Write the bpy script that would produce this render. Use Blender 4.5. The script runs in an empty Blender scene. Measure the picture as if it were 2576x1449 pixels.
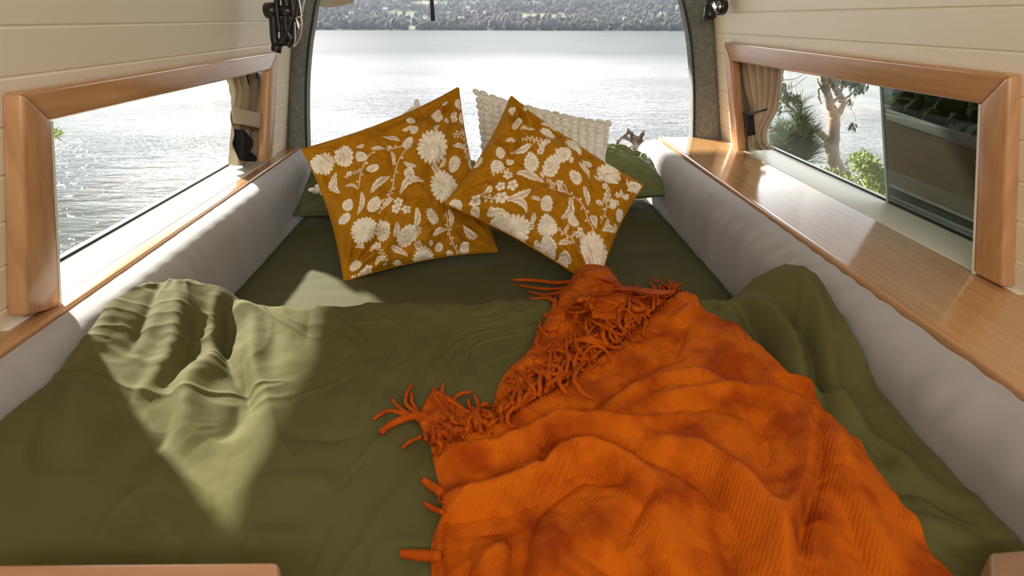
import bpy, bmesh, math, random
import numpy as np
from mathutils import Vector, Matrix, noise as mnoise

random.seed(7); rng = np.random.default_rng(7)
S = bpy.context.scene
COL = S.collection
PI = math.pi

# ------------------------------------------------------------------ camera
F, CX, CY, EYE = 1500.0, 1288.0, 724.5, 0.58
PITCH = math.atan(680.5/F)
YAW = math.atan(63.0/(F/math.cos(PITCH)))
fwv = np.array([math.sin(YAW)*math.cos(PITCH), math.cos(YAW)*math.cos(PITCH), -math.sin(PITCH)])
rtv = np.array([math.cos(YAW), -math.sin(YAW), 0.0]); upv = np.cross(rtv, fwv)
CAM = np.array([0, 0, EYE])
cd = bpy.data.cameras.new('camera'); cam = bpy.data.objects.new('camera', cd); COL.objects.link(cam)
M = Matrix(((rtv[0], upv[0], -fwv[0], 0), (rtv[1], upv[1], -fwv[1], 0), (rtv[2], upv[2], -fwv[2], EYE), (0, 0, 0, 1)))
cam.matrix_world = M
cd.sensor_width = 36; cd.lens = F/2576*36; cd.clip_end = 6000; cd.clip_start = 0.02
cd.dof.use_dof = True; cd.dof.focus_distance = 1.55; cd.dof.aperture_fstop = 8.0
S.camera = cam

# ------------------------------------------------------------------ light
S.view_settings.view_transform = 'Standard'; S.view_settings.look = 'None'
S.view_settings.gamma = 1; S.view_settings.use_curve_mapping = False
S.view_settings.exposure = 0.5
W = bpy.data.worlds.new('sky'); S.world = W; W.use_nodes = True
wn = W.node_tree; wn.nodes.clear()
wo = wn.nodes.new('ShaderNodeOutputWorld'); wb = wn.nodes.new('ShaderNodeBackground')
tc = wn.nodes.new('ShaderNodeTexCoord'); sx = wn.nodes.new('ShaderNodeSeparateXYZ')
rp = wn.nodes.new('ShaderNodeValToRGB')
wn.links.new(tc.outputs['Generated'], sx.inputs[0]); wn.links.new(sx.outputs['Z'], rp.inputs[0])
e = rp.color_ramp.elements
e[0].position = 0.0; e[0].color = (1.0, 0.99, 0.97, 1); e[1].position = 0.75; e[1].color = (0.62, 0.65, 0.70, 1)
k_ = rp.color_ramp.elements.new(0.27); k_.color = (0.22, 0.235, 0.25, 1); k3_ = rp.color_ramp.elements.new(0.5); k3_.color = (0.26, 0.28, 0.31, 1); k2_ = rp.color_ramp.elements.new(0.17); k2_.color = (.80, .795, .79, 1)
# broken cloud
cn = wn.nodes.new('ShaderNodeTexNoise'); cn.inputs['Scale'].default_value = 3.0; cn.inputs['Detail'].default_value = 5
wn.links.new(tc.outputs['Generated'], cn.inputs['Vector'])
cr = wn.nodes.new('ShaderNodeMapRange'); cr.inputs[1].default_value = .35; cr.inputs[2].default_value = .65
cr.inputs[3].default_value = .8; cr.inputs[4].default_value = 1.15
wn.links.new(cn.outputs[0], cr.inputs[0])
mx = wn.nodes.new('ShaderNodeMix'); mx.data_type = 'RGBA'; mx.blend_type = 'MULTIPLY'; mx.inputs[0].default_value = 1
wn.links.new(rp.outputs[0], mx.inputs[6]); wn.links.new(cr.outputs[0], mx.inputs[7])
yr0 = wn.nodes.new('ShaderNodeMapRange'); yr0.inputs[1].default_value = .80; yr0.inputs[2].default_value = .965; yr0.inputs[3].default_value = .15; yr0.inputs[4].default_value = 1.0
wn.links.new(sx.outputs['Y'], yr0.inputs[0]); mx2 = wn.nodes.new('ShaderNodeMix'); mx2.data_type = 'RGBA'; mx2.blend_type = 'MULTIPLY'; mx2.inputs[0].default_value = 1
xr0 = wn.nodes.new('ShaderNodeMapRange'); xr0.inputs[1].default_value = .25; xr0.inputs[2].default_value = .6; xr0.inputs[3].default_value = 0; xr0.inputs[4].default_value = .40
wn.links.new(sx.outputs['X'], xr0.inputs[0]); mxx = wn.nodes.new('ShaderNodeMath'); mxx.operation = 'MAXIMUM'; wn.links.new(yr0.outputs[0], mxx.inputs[0]); wn.links.new(xr0.outputs[0], mxx.inputs[1])
wn.links.new(mx.outputs[2], mx2.inputs[6]); wn.links.new(mxx.outputs[0], mx2.inputs[7])
wn.links.new(mx2.outputs[2], wb.inputs[0]); wb.inputs[1].default_value = 6.9
wn.links.new(wb.outputs[0], wo.inputs[0])
SUN_DIR = Vector((0.645, -0.765, -0.56)).normalized()      # direction the light travels
sd = bpy.data.lights.new('sun', 'SUN'); sd.energy = 10.5; sd.angle = math.radians(2.0); sd.color = (1, 0.95, 0.86)
so = bpy.data.objects.new('sun', sd); COL.objects.link(so)
so.rotation_euler = SUN_DIR.to_track_quat('-Z', 'Y').to_euler()

# added area light behind the camera, brightens the whole interior
ad = bpy.data.lights.new('fill_light', 'AREA'); ad.shape = 'RECTANGLE'; ad.size = 1.3; ad.size_y = .4; ad.energy = 15; ad.color = (1, .975, .93)
ao = bpy.data.objects.new('fill_light', ad); COL.objects.link(ao); ao.location = (.05, -.75, 1.0)
ao.rotation_euler = Vector((0, 1, -.2)).to_track_quat('-Z', 'Y').to_euler()

# ------------------------------------------------------------------ helpers
def rays(u, v):
    u = np.asarray(u, float); v = np.asarray(v, float)
    return fwv + rtv*((u-CX)/F)[..., None] - upv*((v-CY)/F)[..., None]
def at(u, v, z=None, x=None, y=None):
    d = rays(u, v)
    if z is not None: t = (np.asarray(z)-EYE)/d[..., 2]
    elif x is not None: t = x/d[..., 0]
    else: t = y/d[..., 1]
    return CAM + d*np.asarray(t)[..., None]
def onplane(u, v, P, n):
    d = rays(u, v); t = np.dot(np.asarray(P)-CAM, n)/(d@np.asarray(n)); return CAM + d*np.asarray(t)[..., None]
def proj(P):
    Q = np.asarray(P)-CAM; D = Q@fwv
    return CX+F*(Q@rtv)/D, CY-F*(Q@upv)/D
def link(o, parent=None):
    COL.objects.link(o)
    if parent is not None: o.parent = parent
    return o
def mesh_obj(name, verts, faces, mat, parent=None, smooth=True):
    me = bpy.data.meshes.new(name)
    me.from_pydata([tuple(map(float, v)) for v in verts], [], [tuple(map(int, f)) for f in faces]); me.update()
    if smooth: me.polygons.foreach_set('use_smooth', [True]*len(me.polygons))
    if mat: me.materials.append(mat)
    return link(bpy.data.objects.new(name, me), parent)
def tag(o, label=None, cat=None, group=None, kind=None):
    if label: o['label'] = label
    if cat: o['category'] = cat
    if group: o['group'] = group
    if kind: o['kind'] = kind
    return o
def empty(name, loc=(0, 0, 0)):
    o = bpy.data.objects.new(name, None); o.location = loc; o.empty_display_size = .05; COL.objects.link(o); return o
def adopt(root, *obs):
    """parent world-space meshes to a placed empty, keeping them where they are"""
    for o in obs:
        if o.type == 'MESH' and o.location.length == 0:
            o.data.transform(Matrix.Translation(-Vector(root.location)))
        o.parent = root
def grid_faces(nu, nv):
    i, j = np.meshgrid(np.arange(nu-1), np.arange(nv-1), indexing='ij')
    a = (i*nv+j).ravel(); return np.stack([a, a+nv, a+nv+1, a+1], 1)
def grid_obj(name, P, mat, parent=None, keep=None):
    """P: (nu,nv,3) array"""
    nu, nv = P.shape[:2]; fs = grid_faces(nu, nv)
    if keep is not None: fs = fs[keep.ravel()]
    me = bpy.data.meshes.new(name)
    me.vertices.add(nu*nv); me.vertices.foreach_set('co', P.reshape(-1).astype(np.float32))
    n = len(fs); me.loops.add(n*4); me.loops.foreach_set('vertex_index', fs.reshape(-1).astype(np.int32))
    me.polygons.add(n); me.polygons.foreach_set('loop_start', np.arange(0, n*4, 4, dtype=np.int32))
    me.polygons.foreach_set('use_smooth', np.ones(n, dtype=bool))
    me.update(); me.validate()
    if mat: me.materials.append(mat)
    return link(bpy.data.objects.new(name, me), parent)
def vcol(o, arr, name='print'):
    a = o.data.color_attributes.new(name, 'FLOAT_COLOR', 'POINT')
    c = np.ones((len(arr), 4), np.float32); c[:, :3] = arr; a.data.foreach_set('color', c.ravel())
def bevel(o, w, seg=3, ang=35):
    m = o.modifiers.new('b', 'BEVEL'); m.width = w; m.segments = seg; m.limit_method = 'ANGLE'; m.angle_limit = math.radians(ang)
    return o
def solidify(o, t, off=-1):
    m = o.modifiers.new('s', 'SOLIDIFY'); m.thickness = t; m.offset = off; return o
def box(name, lo, hi, mat, parent=None, bev=0.0):
    x0, y0, z0 = lo; x1, y1, z1 = hi
    v = [(x0,y0,z0),(x1,y0,z0),(x1,y1,z0),(x0,y1,z0),(x0,y0,z1),(x1,y0,z1),(x1,y1,z1),(x0,y1,z1)]
    f = [(0,3,2,1),(4,5,6,7),(0,1,5,4),(1,2,6,5),(2,3,7,6),(3,0,4,7)]
    o = mesh_obj(name, v, f, mat, parent, smooth=bool(bev))
    if bev: bevel(o, bev)
    return o
def hexa(name, A, B, mat, parent=None, bev=0.0):
    """prism between quad A (4 pts) and quad B"""
    v = [tuple(p) for p in A]+[tuple(p) for p in B]
    f = [(0,1,2,3),(7,6,5,4),(0,4,5,1),(1,5,6,2),(2,6,7,3),(3,7,4,0)]
    o = mesh_obj(name, v, f, mat, parent, smooth=bool(bev))
    bm = bmesh.new(); bm.from_mesh(o.data); bmesh.ops.recalc_face_normals(bm, faces=bm.faces); bm.to_mesh(o.data); bm.free()
    if bev: bevel(o, bev)
    return o
def catmull(pts, n=8):
    P = np.asarray(pts, float)
    if len(P) < 3: 
        t = np.linspace(0, 1, n+1)[:, None]; return P[0]*(1-t)+P[-1]*t
    Q = np.vstack([2*P[0]-P[1], P, 2*P[-1]-P[-2]]); out = []
    for i in range(1, len(Q)-2):
        t = np.linspace(0, 1, n, endpoint=False)[:, None]
        a, b, c, d = Q[i-1], Q[i], Q[i+1], Q[i+2]
        out.append(.5*((2*b)+(-a+c)*t+(2*a-5*b+4*c-d)*t*t+(-a+3*b-3*c+d)*t**3))
    out.append(P[-1][None]); return np.vstack(out)
def resample(P, n):
    P = np.asarray(P, float); d = np.r_[0, np.cumsum(np.linalg.norm(np.diff(P, axis=0), axis=1))]
    t = np.linspace(0, d[-1], n); return np.stack([np.interp(t, d, P[:, k]) for k in range(P.shape[1])], 1)
def tube_geo(P, r, ns=8, cap=True):
    P = np.asarray(P, float); n = len(P)
    rr = np.full(n, r) if np.isscalar(r) else np.interp(np.linspace(0, 1, n), np.linspace(0, 1, len(r)), r)
    T = np.gradient(P, axis=0); T /= np.linalg.norm(T, axis=1)[:, None]+1e-12
    N = np.cross(T[0], [0, 0, 1]); 
    if np.linalg.norm(N) < .1: N = np.cross(T[0], [1, 0, 0])
    N /= np.linalg.norm(N); V = []
    for i in range(n):
        N = N - T[i]*np.dot(N, T[i]); N /= np.linalg.norm(N)+1e-12; B = np.cross(T[i], N)
        for k in range(ns):
            a = 2*PI*k/ns; V.append(P[i]+rr[i]*(math.cos(a)*N+math.sin(a)*B))
    Fc = [(i*ns+k, i*ns+(k+1) % ns, (i+1)*ns+(k+1) % ns, (i+1)*ns+k) for i in range(n-1) for k in range(ns)]
    if cap: Fc += [tuple(range(ns))[::-1], tuple(range((n-1)*ns, n*ns))]
    return V, Fc
class MB:
    def __init__(s): s.v = []; s.f = []
    def add(s, V, Fc):
        b = len(s.v); s.v += [tuple(p) for p in V]; s.f += [tuple(int(k)+b for k in f) for f in Fc]; return s
    def tube(s, P, r, ns=8): return s.add(*tube_geo(P, r, ns))
    def ball(s, c, r, sc=(1, 1, 1), sub=1, jit=0):
        bm = bmesh.new(); bmesh.ops.create_icosphere(bm, subdivisions=sub, radius=1)
        V = [(c[0]+v.co.x*r*sc[0]*(1+random.uniform(-jit, jit)), c[1]+v.co.y*r*sc[1]*(1+random.uniform(-jit, jit)), c[2]+v.co.z*r*sc[2]*(1+random.uniform(-jit, jit))) for v in bm.verts]
        s.add(V, [[v.index for v in f.verts] for f in bm.faces]); bm.free(); return s
    def build(s, name, mat, parent=None, smooth=True): return mesh_obj(name, s.v, s.f, mat, parent, smooth)
def sstep(a, b, x):
    t = np.clip((x-a)/(b-a), 0, 1); return t*t*(3-2*t)
_tab = rng.random((64, 64))
def vnoise(x, y):
    xi = np.floor(x).astype(int); yi = np.floor(y).astype(int); fx = x-xi; fy = y-yi
    fx = fx*fx*(3-2*fx); fy = fy*fy*(3-2*fy); g = lambda a, b: _tab[a % 64, b % 64]
    return (g(xi, yi)*(1-fx)*(1-fy)+g(xi+1, yi)*fx*(1-fy)+g(xi, yi+1)*(1-fx)*fy+g(xi+1, yi+1)*fx*fy)*2-1
def fbm(x, y, o=4):
    s = 0; a = 1
    for i in range(o): s = s+a*vnoise(x*2**i+17*i, y*2**i+5*i); a *= .5
    return s
def rid(x, y, o=3): return np.clip(1-np.abs(fbm(x, y, o))*1.4, 0, 1)**2
def pdist(x, y, L):
    """distance to polyline and parameter 0..1 along it"""
    best = np.full(x.shape, 1e9); tt = np.zeros(x.shape); n = len(L)-1
    for i in range(n):
        a = L[i]; b = L[i+1]; d = b-a; q = np.clip(((x-a[0])*d[0]+(y-a[1])*d[1])/(d@d+1e-12), 0, 1)
        r = np.hypot(x-a[0]-q*d[0], y-a[1]-q*d[1]); m = r < best; best = np.where(m, r, best); tt = np.where(m, (i+q)/n, tt)
    return best, tt

# ------------------------------------------------------------------ materials
def mat(name, col=(.5, .5, .5), rough=.6, **kw):
    m = bpy.data.materials.new(name); m.use_nodes = True; b = m.node_tree.nodes['Principled BSDF']
    b.inputs['Base Color'].default_value = (*col, 1); b.inputs['Roughness'].default_value = rough
    for k, v in kw.items(): b.inputs[k.replace('_', ' ')].default_value = v
    return m
def N(m, t): return m.node_tree.nodes.new(t)
def L(m, a, b): m.node_tree.links.new(a, b)
def noise_tex(m, scale, detail=4, rough=.55, stretch=(1, 1, 1), space='Object'):
    t = N(m, 'ShaderNodeTexCoord'); mp = N(m, 'ShaderNodeMapping'); mp.inputs['Scale'].default_value = stretch
    n = N(m, 'ShaderNodeTexNoise'); n.inputs['Scale'].default_value = scale; n.inputs['Detail'].default_value = detail; n.inputs['Roughness'].default_value = rough
    L(m, t.outputs[space], mp.inputs[0]); L(m, mp.outputs[0], n.inputs['Vector']); return n
def ramp(m, src, stops):
    r = N(m, 'ShaderNodeValToRGB'); el = r.color_ramp.elements
    for i, (p, c) in enumerate(stops):
        k = el[i] if i < 2 else el.new(p)
        k.position = p; k.color = (*c, 1)
    L(m, src, r.inputs[0]); return r
def bump(m, src, strength=.3, dist=.002):
    b = N(m, 'ShaderNodeBump'); b.inputs['Strength'].default_value = strength; b.inputs['Distance'].default_value = dist
    L(m, src, b.inputs['Height']); L(m, b.outputs[0], m.node_tree.nodes['Principled BSDF'].inputs['Normal']); return b
def BC(m): return m.node_tree.nodes['Principled BSDF'].inputs['Base Color']
def two(name, c1, c2, scale, rough=.8, stretch=(1, 1, 1), lo=.3, hi=.7, bs=0, bd=.001, bscale=None, detail=4, **kw):
    m = mat(name, c1, rough, **kw); n = noise_tex(m, scale, detail, stretch=stretch)
    r = ramp(m, n.outputs[0], [(lo, c1), (hi, c2)]); L(m, r.outputs[0], BC(m))
    if bs:
        n2 = noise_tex(m, bscale or scale*4, 3, stretch=stretch); bump(m, n2.outputs[0], bs, bd)
    return m
def wood(name, axis, c1=(.47, .235, .10), c2=(.62, .34, .16), rough=.22, coat=.4):
    st = {'x': (1.2, 22, 22), 'y': (22, 1.2, 22), 'z': (22, 22, 1.2)}[axis]
    m = two(name, c1, c2, 3.2, rough, st, .3, .72, .06, .0006, 14)
    b = m.node_tree.nodes['Principled BSDF']; b.inputs['Coat Weight'].default_value = coat; b.inputs['Coat Roughness'].default_value = .12
    return m
woodY = wood('oiled_timber_lengthwise', 'y'); woodZ = wood('oiled_timber_upright', 'z', rough=.3); woodX = wood('oiled_timber_crosswise', 'x', (.34, .17, .085), (.42, .22, .11))
shelfw = wood('varnished_shelf', 'y', (.52, .27, .10), (.66, .38, .16), .14, .8)
cream = two('cream_paint', (.87, .79, .635), (.91, .835, .68), 3, .42, bs=.05, bscale=200)
sillm = mat('cream_sill_paint', (.82, .79, .66), .35)
carpet = two('grey_carpet', (.13, .135, .12), (.22, .225, .205), 60, .95, bs=.8, bd=.003, bscale=260)
black = mat('black_plastic', (.012, .012, .012), .3)
rubber = mat('black_rubber_seal', (.015, .014, .016), .6)
steel = mat('polished_steel', (.7, .7, .7), .2, Metallic=1)
velvet = two('grey_velour', (.29, .268, .26), (.36, .335, .325), 9, .9, stretch=(1, 1, .25), bs=.25, bd=.001, bscale=90, Sheen_Weight=.35)
olive = two('olive_duvet_cotton', (.100, .093, .030), (.116, .108, .037), 5, .9, Specular_IOR_Level=.2)
_r = noise_tex(olive, 6.5, 7, .62, (1.6, .7, 1)); _r.noise_type = 'RIDGED_MULTIFRACTAL'; _r.inputs['Distortion'].default_value = .8
bump(olive, _r.outputs[0], .6, .005)
sheetm = two('olive_sheet_cotton', (.082, .077, .029), (.094, .088, .034), 5, .85, bs=.1, bd=.0005, bscale=500, Specular_IOR_Level=.2)
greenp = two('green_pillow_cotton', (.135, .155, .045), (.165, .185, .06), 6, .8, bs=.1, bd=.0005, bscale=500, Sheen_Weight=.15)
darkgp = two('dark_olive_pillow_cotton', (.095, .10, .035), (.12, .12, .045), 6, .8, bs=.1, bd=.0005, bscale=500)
orange = two('orange_wool', (.34, .048, .001), (.58, .118, .003), 13, .95, stretch=(1, 1, 1), lo=.38, hi=.56, detail=9)
orange.node_tree.nodes['Principled BSDF'].inputs['Specular IOR Level'].default_value = .15
_w = N(orange, 'ShaderNodeTexWave'); _w.inputs['Scale'].default_value = 70; _w.inputs['Distortion'].default_value = 3; _w.inputs['Detail'].default_value = 3
_t = N(orange, 'ShaderNodeTexCoord'); _mp = N(orange, 'ShaderNodeMapping'); _mp.inputs['Rotation'].default_value = (0, 0, math.radians(35))
L(orange, _t.outputs['Object'], _mp.inputs[0]); L(orange, _mp.outputs[0], _w.inputs[0])
_n = noise_tex(orange, 260, 3); _a = N(orange, 'ShaderNodeMath'); _a.operation = 'ADD'; L(orange, _w.outputs[1], _a.inputs[0]); L(orange, _n.outputs[0], _a.inputs[1])
bump(orange, _a.outputs[0], .35, .0016)
orangef = two('orange_fringe_yarn', (.38, .055, .002), (.52, .095, .003), 30, .95, bs=.5, bd=.001, bscale=400, Specular_IOR_Level=.15)
popm = two('cream_popcorn_wool', (.84, .77, .67), (.90, .84, .75), 20, .9, bs=.3, bd=.001, bscale=300)
linen = two('beige_linen', (.42, .335, .235), (.50, .405, .29), 12, .9, bs=.25, bd=.0006, bscale=600)
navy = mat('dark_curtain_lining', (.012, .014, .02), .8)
whitefl = mat('print', (1, 1, 1), .8, Specular_IOR_Level=.15)
_va = N(whitefl, 'ShaderNodeVertexColor'); _va.layer_name = 'print'; L(whitefl, _va.outputs[0], BC(whitefl))
bump(whitefl, noise_tex(whitefl, 500, 2).outputs[0], .1, .0004)
def glass(name, tint=(.93, .97, .96), refl=1.0):
    m = bpy.data.materials.new(name); m.use_nodes = True; nt = m.node_tree; nt.nodes.clear()
    o = nt.nodes.new('ShaderNodeOutputMaterial'); t = nt.nodes.new('ShaderNodeBsdfTransparent'); t.inputs[0].default_value = (*tint, 1)
    g = nt.nodes.new('ShaderNodeBsdfGlossy'); g.inputs['Roughness'].default_value = .01; g.inputs[0].default_value = (refl, refl, refl, 1)
    fr = nt.nodes.new('ShaderNodeFresnel'); ge = nt.nodes.new('ShaderNodeNewGeometry'); mr = nt.nodes.new('ShaderNodeMapRange'); mr.inputs[3].default_value = 1.45; mr.inputs[4].default_value = 1/1.45; nt.links.new(ge.outputs['Backfacing'], mr.inputs[0]); nt.links.new(mr.outputs[0], fr.inputs[0]); mxs = nt.nodes.new('ShaderNodeMixShader')
    nt.links.new(fr.outputs[0], mxs.inputs[0]); nt.links.new(t.outputs[0], mxs.inputs[1]); nt.links.new(g.outputs[0], mxs.inputs[2]); nt.links.new(mxs.outputs[0], o.inputs[0])
    return m
glassm = glass('window_glass'); darkglass = glass('dark_tinted_glass', (.30, .33, .29), 1.0)

# ------------------------------------------------------------------ the van shell
ZS = .159; TILT = .21
def lwall(d=0.0, z=ZS, y=0.0): return -.722 - d + TILT*(z-ZS)          # board surface, d = outward
def rwall(d=0.0, z=ZS, y=0.0): return .888 + d - TILT*(z-ZS)
nL = np.array([1, 0, -TILT]); nR = np.array([1, 0, TILT])
def LP(u, v, base): return onplane(np.asarray(u, float), np.asarray(v, float), (base, 0, ZS), nL)
def RP(u, v, base): return onplane(np.asarray(u, float), np.asarray(v, float), (base, 0, ZS), nR)
FL, FR = -.693, .866       # frame front planes at sill height
GL, GR = -.818, 1.0        # glass planes

def boards(name, side, y0, y1, zlow, grooves, hole, mtl):
    """horizontal tongue-and-groove boards with V grooves; hole=(ya,yb,za,zb)"""
    mb = MB(); xs = lwall if side < 0 else rwall
    zs = sorted(grooves); cuts = [zlow]+[g for g in zs if g > zlow+.01]
    for a, b in zip(cuts[:-1], cuts[1:]):
        spans = [(y0, y1, a, b)]
        if hole:
            ya, yb, za, zb = hole
            if b > za and a < zb:
                spans = [(y0, ya, a, b), (yb, y1, a, b)]
                if b > zb: spans.append((ya, yb, zb, b))
                if a < za: spans.append((ya, yb, a, za))
        for (p, q, c, d) in spans:
            if q-p < .002: continue
            g = .0022; dz = .003
            prof = [(c, g if c == a else 0), (c+dz if c == a else c+.0001, 0), (d-dz if d == b else d-.0001, 0), (d, g if d == b else 0)]
            V = []
            for yy in (p, q):
                for (z, o_) in prof: V.append((xs(o_, z), yy, z))
                V.append((xs(.012, d), yy, d)); V.append((xs(.012, c), yy, c))
            Fc = [(k, (k+1) % 6, 6+(k+1) % 6, 6+k) for k in range(6)]+[tuple(range(6))[::-1], tuple(range(6, 12))]
            mb.add(V, Fc)
    o = mb.build(name, mtl, None, smooth=False)
    bm = bmesh.new(); bm.from_mesh(o.data); bmesh.ops.recalc_face_normals(bm, faces=bm.faces); bm.to_mesh(o.data); bm.free()
    tag(o, kind='structure'); return o
def far(side): return 2.19 if side < 0 else 2.31
boards('wall_left', -1, -.55, far(-1), ZS-.03, [.188+.0635*k for k in range(-1, 16)], (.885, 2.03, ZS-.03, .475), cream)
boards('wall_right', 1, -.55, far(1), ZS-.03, [.211+.064*k for k in range(-1, 16)], (.95, 2.10, ZS-.03, .48), cream)
tag(box('wall_left_lower', (-.86, -.55, -.62), (-.70, 2.2, ZS-.028), cream), kind='structure')
tag(box('wall_right_lower', (.885, -.55, -.62), (1.03, 2.31, ZS-.028), cream), kind='structure')
tag(box('floor', (-.9, -1.5, -.66), (1.05, 2.35, -.62), mat('floor_lino', (.3, .25, .2), .6)), kind='structure')
roofm = two('roof_lining', (.72, .66, .52), (.76, .70, .56), 4, .7)
tag(box('ceiling', (-.62, -.55, 1.16), (.80, 2.3, 1.19), roofm), kind='structure')

def window(idx, side, G, outer, inner, P0, pane_px):
    """outer / inner: px of the mitred frame (near-bottom, near-top, far-top, far-bottom) on the front plane"""
    PP = LP if side < 0 else RP; base = FL if side < 0 else FR
    root = tag(empty(f'window_{idx}'), kind='structure')
    O = [PP(*p, base) for p in outer]; I = [PP(*p, base) for p in inner]
    out = np.array([side*1.0, 0, 0]); T = .03
    names = [('post', woodZ), ('top_rail', woodY), ('post', woodZ)]
    for k, (nm, mt) in enumerate(names):
        A = [O[k], O[k+1], I[k+1], I[k]]; B = [p+out*T for p in A]
        hexa('frame_'+nm, A, B, mt, root, bev=.006)
        # lining board through the wall thickness
        a, b = I[k], I[k+1]
    # reveal lining (painted) between the frame and the glass
    nb, nt_, ft, fb = I
    dep = abs(G-base)
    def lin(a, b, nrm, nm, mt, d0=.0, d1=None, sk=0.0):
        d1 = dep if d1 is None else d1
        sk_ = np.array([0, sk, 0]); A = [a+out*d0, b+out*d0, b+out*d1+sk_, a+out*d1+sk_]; B = [p+nrm*.008 for p in A]
        return hexa(nm, A, B, mt, root)
    lin(nb, nt_, np.array([0, -1., 0]), 'reveal', sillm); zz_ = np.array([0, 0, .045]); lin(nt_+zz_, ft+zz_, np.array([0, 0, 1.]), 'reveal', sillm, .03)
    yy_ = np.array([0, .05, 0]); lin(fb+yy_, ft+yy_+zz_, np.array([0, 1., 0]), 'reveal', sillm, .035, None, .10)
    # sill
    y0, y1 = nb[1]-.09, fb[1]+.17
    xa = -.712 if side < 0 else .878; xb = G+side*.02
    lo = (min(xa, xb), y0, ZS-.02); hi = (max(xa, xb), y1, ZS+.001)
    box('sill', lo, hi, sillm, root, .002)
    # pane
    zt = .58; gx = lambda z: G - side*TILT*(z-ZS)
    A = [(gx(ZS-.01), y0, ZS-.01), (gx(zt), y0, zt), (gx(zt), y1+.1, zt), (gx(ZS-.01), y1+.1, ZS-.01)]
    mesh_obj('glass_pane', A, [(0, 1, 2, 3)], glassm, root, False)
    V, Fc = tube_geo(np.array([[gx(ZS)-side*.004, y0, ZS+.002], [gx(ZS)-side*.004, y1, ZS+.002]]), .0035, 8)
    mesh_obj('rubber_seal', V, Fc, rubber, root)
    return root, O, I
w1, O1, I1 = window(1, -1, GL, [(66, 796), (58, 232), (698, 130), (684, 402)], [(157, 772), (134, 304), (682, 176), (671, 409)], None, None)
w2, O2, I2 = window(2, 1, GR, [(2520, 724), (2536, 186), (1820, 106), (1841, 371)], [(2444, 686), (2461, 262), (1838, 154), (1858, 381)], None, None)
# outer skin around the windows so that light only enters through the glass
def skin(side):
    mb = MB(); G = (GL if side < 0 else GR)+side*.03; gx = lambda z: G - side*TILT*(z-ZS)
    I = I1 if side < 0 else I2; ya, yb = I[0][1]-.02, I[3][1]+.15; za, zb = ZS-.02, I[1][2]+.10
    zb2 = 1.17; fy = far(side)
    for (p, q, c, d) in ((-.55, ya, -.62, zb2), (yb, fy, -.62, zb2), (ya, yb, -.62, za), (ya, yb, zb, zb2)):
        V = [(gx(z)+side*o_, yy, z) for o_ in (0, .01) for (yy, z) in ((p, c), (q, c), (q, d), (p, d))]
        mb.add(V, [(0,1,2,3),(7,6,5,4),(0,4,5,1),(1,5,6,2),(2,6,7,3),(3,7,4,0)])
    return tag(mb.build('wall_left_outer' if side < 0 else 'wall_right_outer', mat('van_paint', (.6, .6, .58), .3), None, False), kind='structure')
skin(-1); skin(1)

# ledges
le = box('wooden_ledge', (-.735, -.5, ZS-.02), (-.679, 2.19, ZS), woodY, None, .004)
tag(le, 'narrow timber ledge between the left window and the grey bolster', 'ledge')
SHZ = ZS
sh = tag(empty('wooden_shelf', (.77, 1.2, SHZ)), 'wide glossy timber shelf under the right window', 'shelf')
b_ = box('shelf_board', (.662, -.5, SHZ-.022), (.90, 2.31, SHZ), shelfw); l_ = box('shelf_lip', (.652, -.5, SHZ-.026), (.664, 2.31, SHZ+.003), woodY, None, .003)
adopt(sh, b_, l_)
tag(box('front_light_block', (-.80, -.60, -.62), (.98, -.56, .85), cream), kind='structure')  # unseen panel added behind the camera to block light on the bed's foot
# rear pillars (carpeted) and seals
def pillar(side):
    if side < 0:
        inn = [(905, -300), (850, -170), (815, -60), (795, 0), (785, 60), (776, 120), (770, 200), (769, 290), (772, 400)]; outp = [(858, -300), (805, -170), (768, -60), (748, 0), (735, 60), (729, 110), (726, 200), (723, 290), (722, 400)]; y = 2.2
    else:
        inn = [(1600, -300), (1660, -170), (1697, -60), (1717, 0), (1734, 80), (1742, 150), (1746, 240), (1745, 350), (1744, 400)]; outp = [(1720, -300), (1742, -170), (1764, -60), (1786, 0), (1802, 80), (1808, 150), (1813, 240), (1817, 350), (1818, 400)]; y = 2.31
    a = resample(catmull([at(u, v, y=y) for u, v in inn]), 60); b = resample(catmull([at(u, v, y=y-.01) for u, v in outp]), 60)
    rows = []
    for k in range(60):
        A, B = a[k], b[k]; d = (A-B); ring = []
        for t in np.linspace(0, 1, 9):
            p = B+d*t; p = p+np.array([0, -.035*math.sin(PI*min(1, t*1.05))**.6 if 0 < t < 1 else 0, 0]); ring.append(p)
        ring += [A+np.array([0, .06, 0]), B+np.array([-side*0.0, .06, 0])]
        rows.append(ring)
    P = np.array(rows); P = np.concatenate([P, P[:, :1]], 1)
    o = grid_obj('pillar_covering', P, carpet)
    V, Fc = tube_geo(a+np.array([-side*-.002, .0, 0]), .006, 8); s = mesh_obj('door_seal', V, Fc, rubber)
    r = tag(empty('wall_rear_left' if side < 0 else 'wall_rear_right', tuple(b[20])), kind='structure'); adopt(r, o, s)
pillar(-1); pillar(1)
# open tailgate above, out of view; made oversized to keep sun off the bed
tgm = two('tailgate_lining', (.3, .3, .28), (.36, .36, .33), 6, .8)
tg = hexa('tailgate', [(-1.5, 2.3, 1.12), (.95, 2.3, 1.12), (.95, 3.38, 1.14), (-1.5, 3.38, 1.14)], [(-1.5, 2.3, 1.16), (.95, 2.3, 1.16), (.95, 3.38, 1.18), (-1.5, 3.38, 1.18)], tgm)
tag(tg, kind='structure'); tg.name = 'door_1'
print('shell ok')
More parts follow.
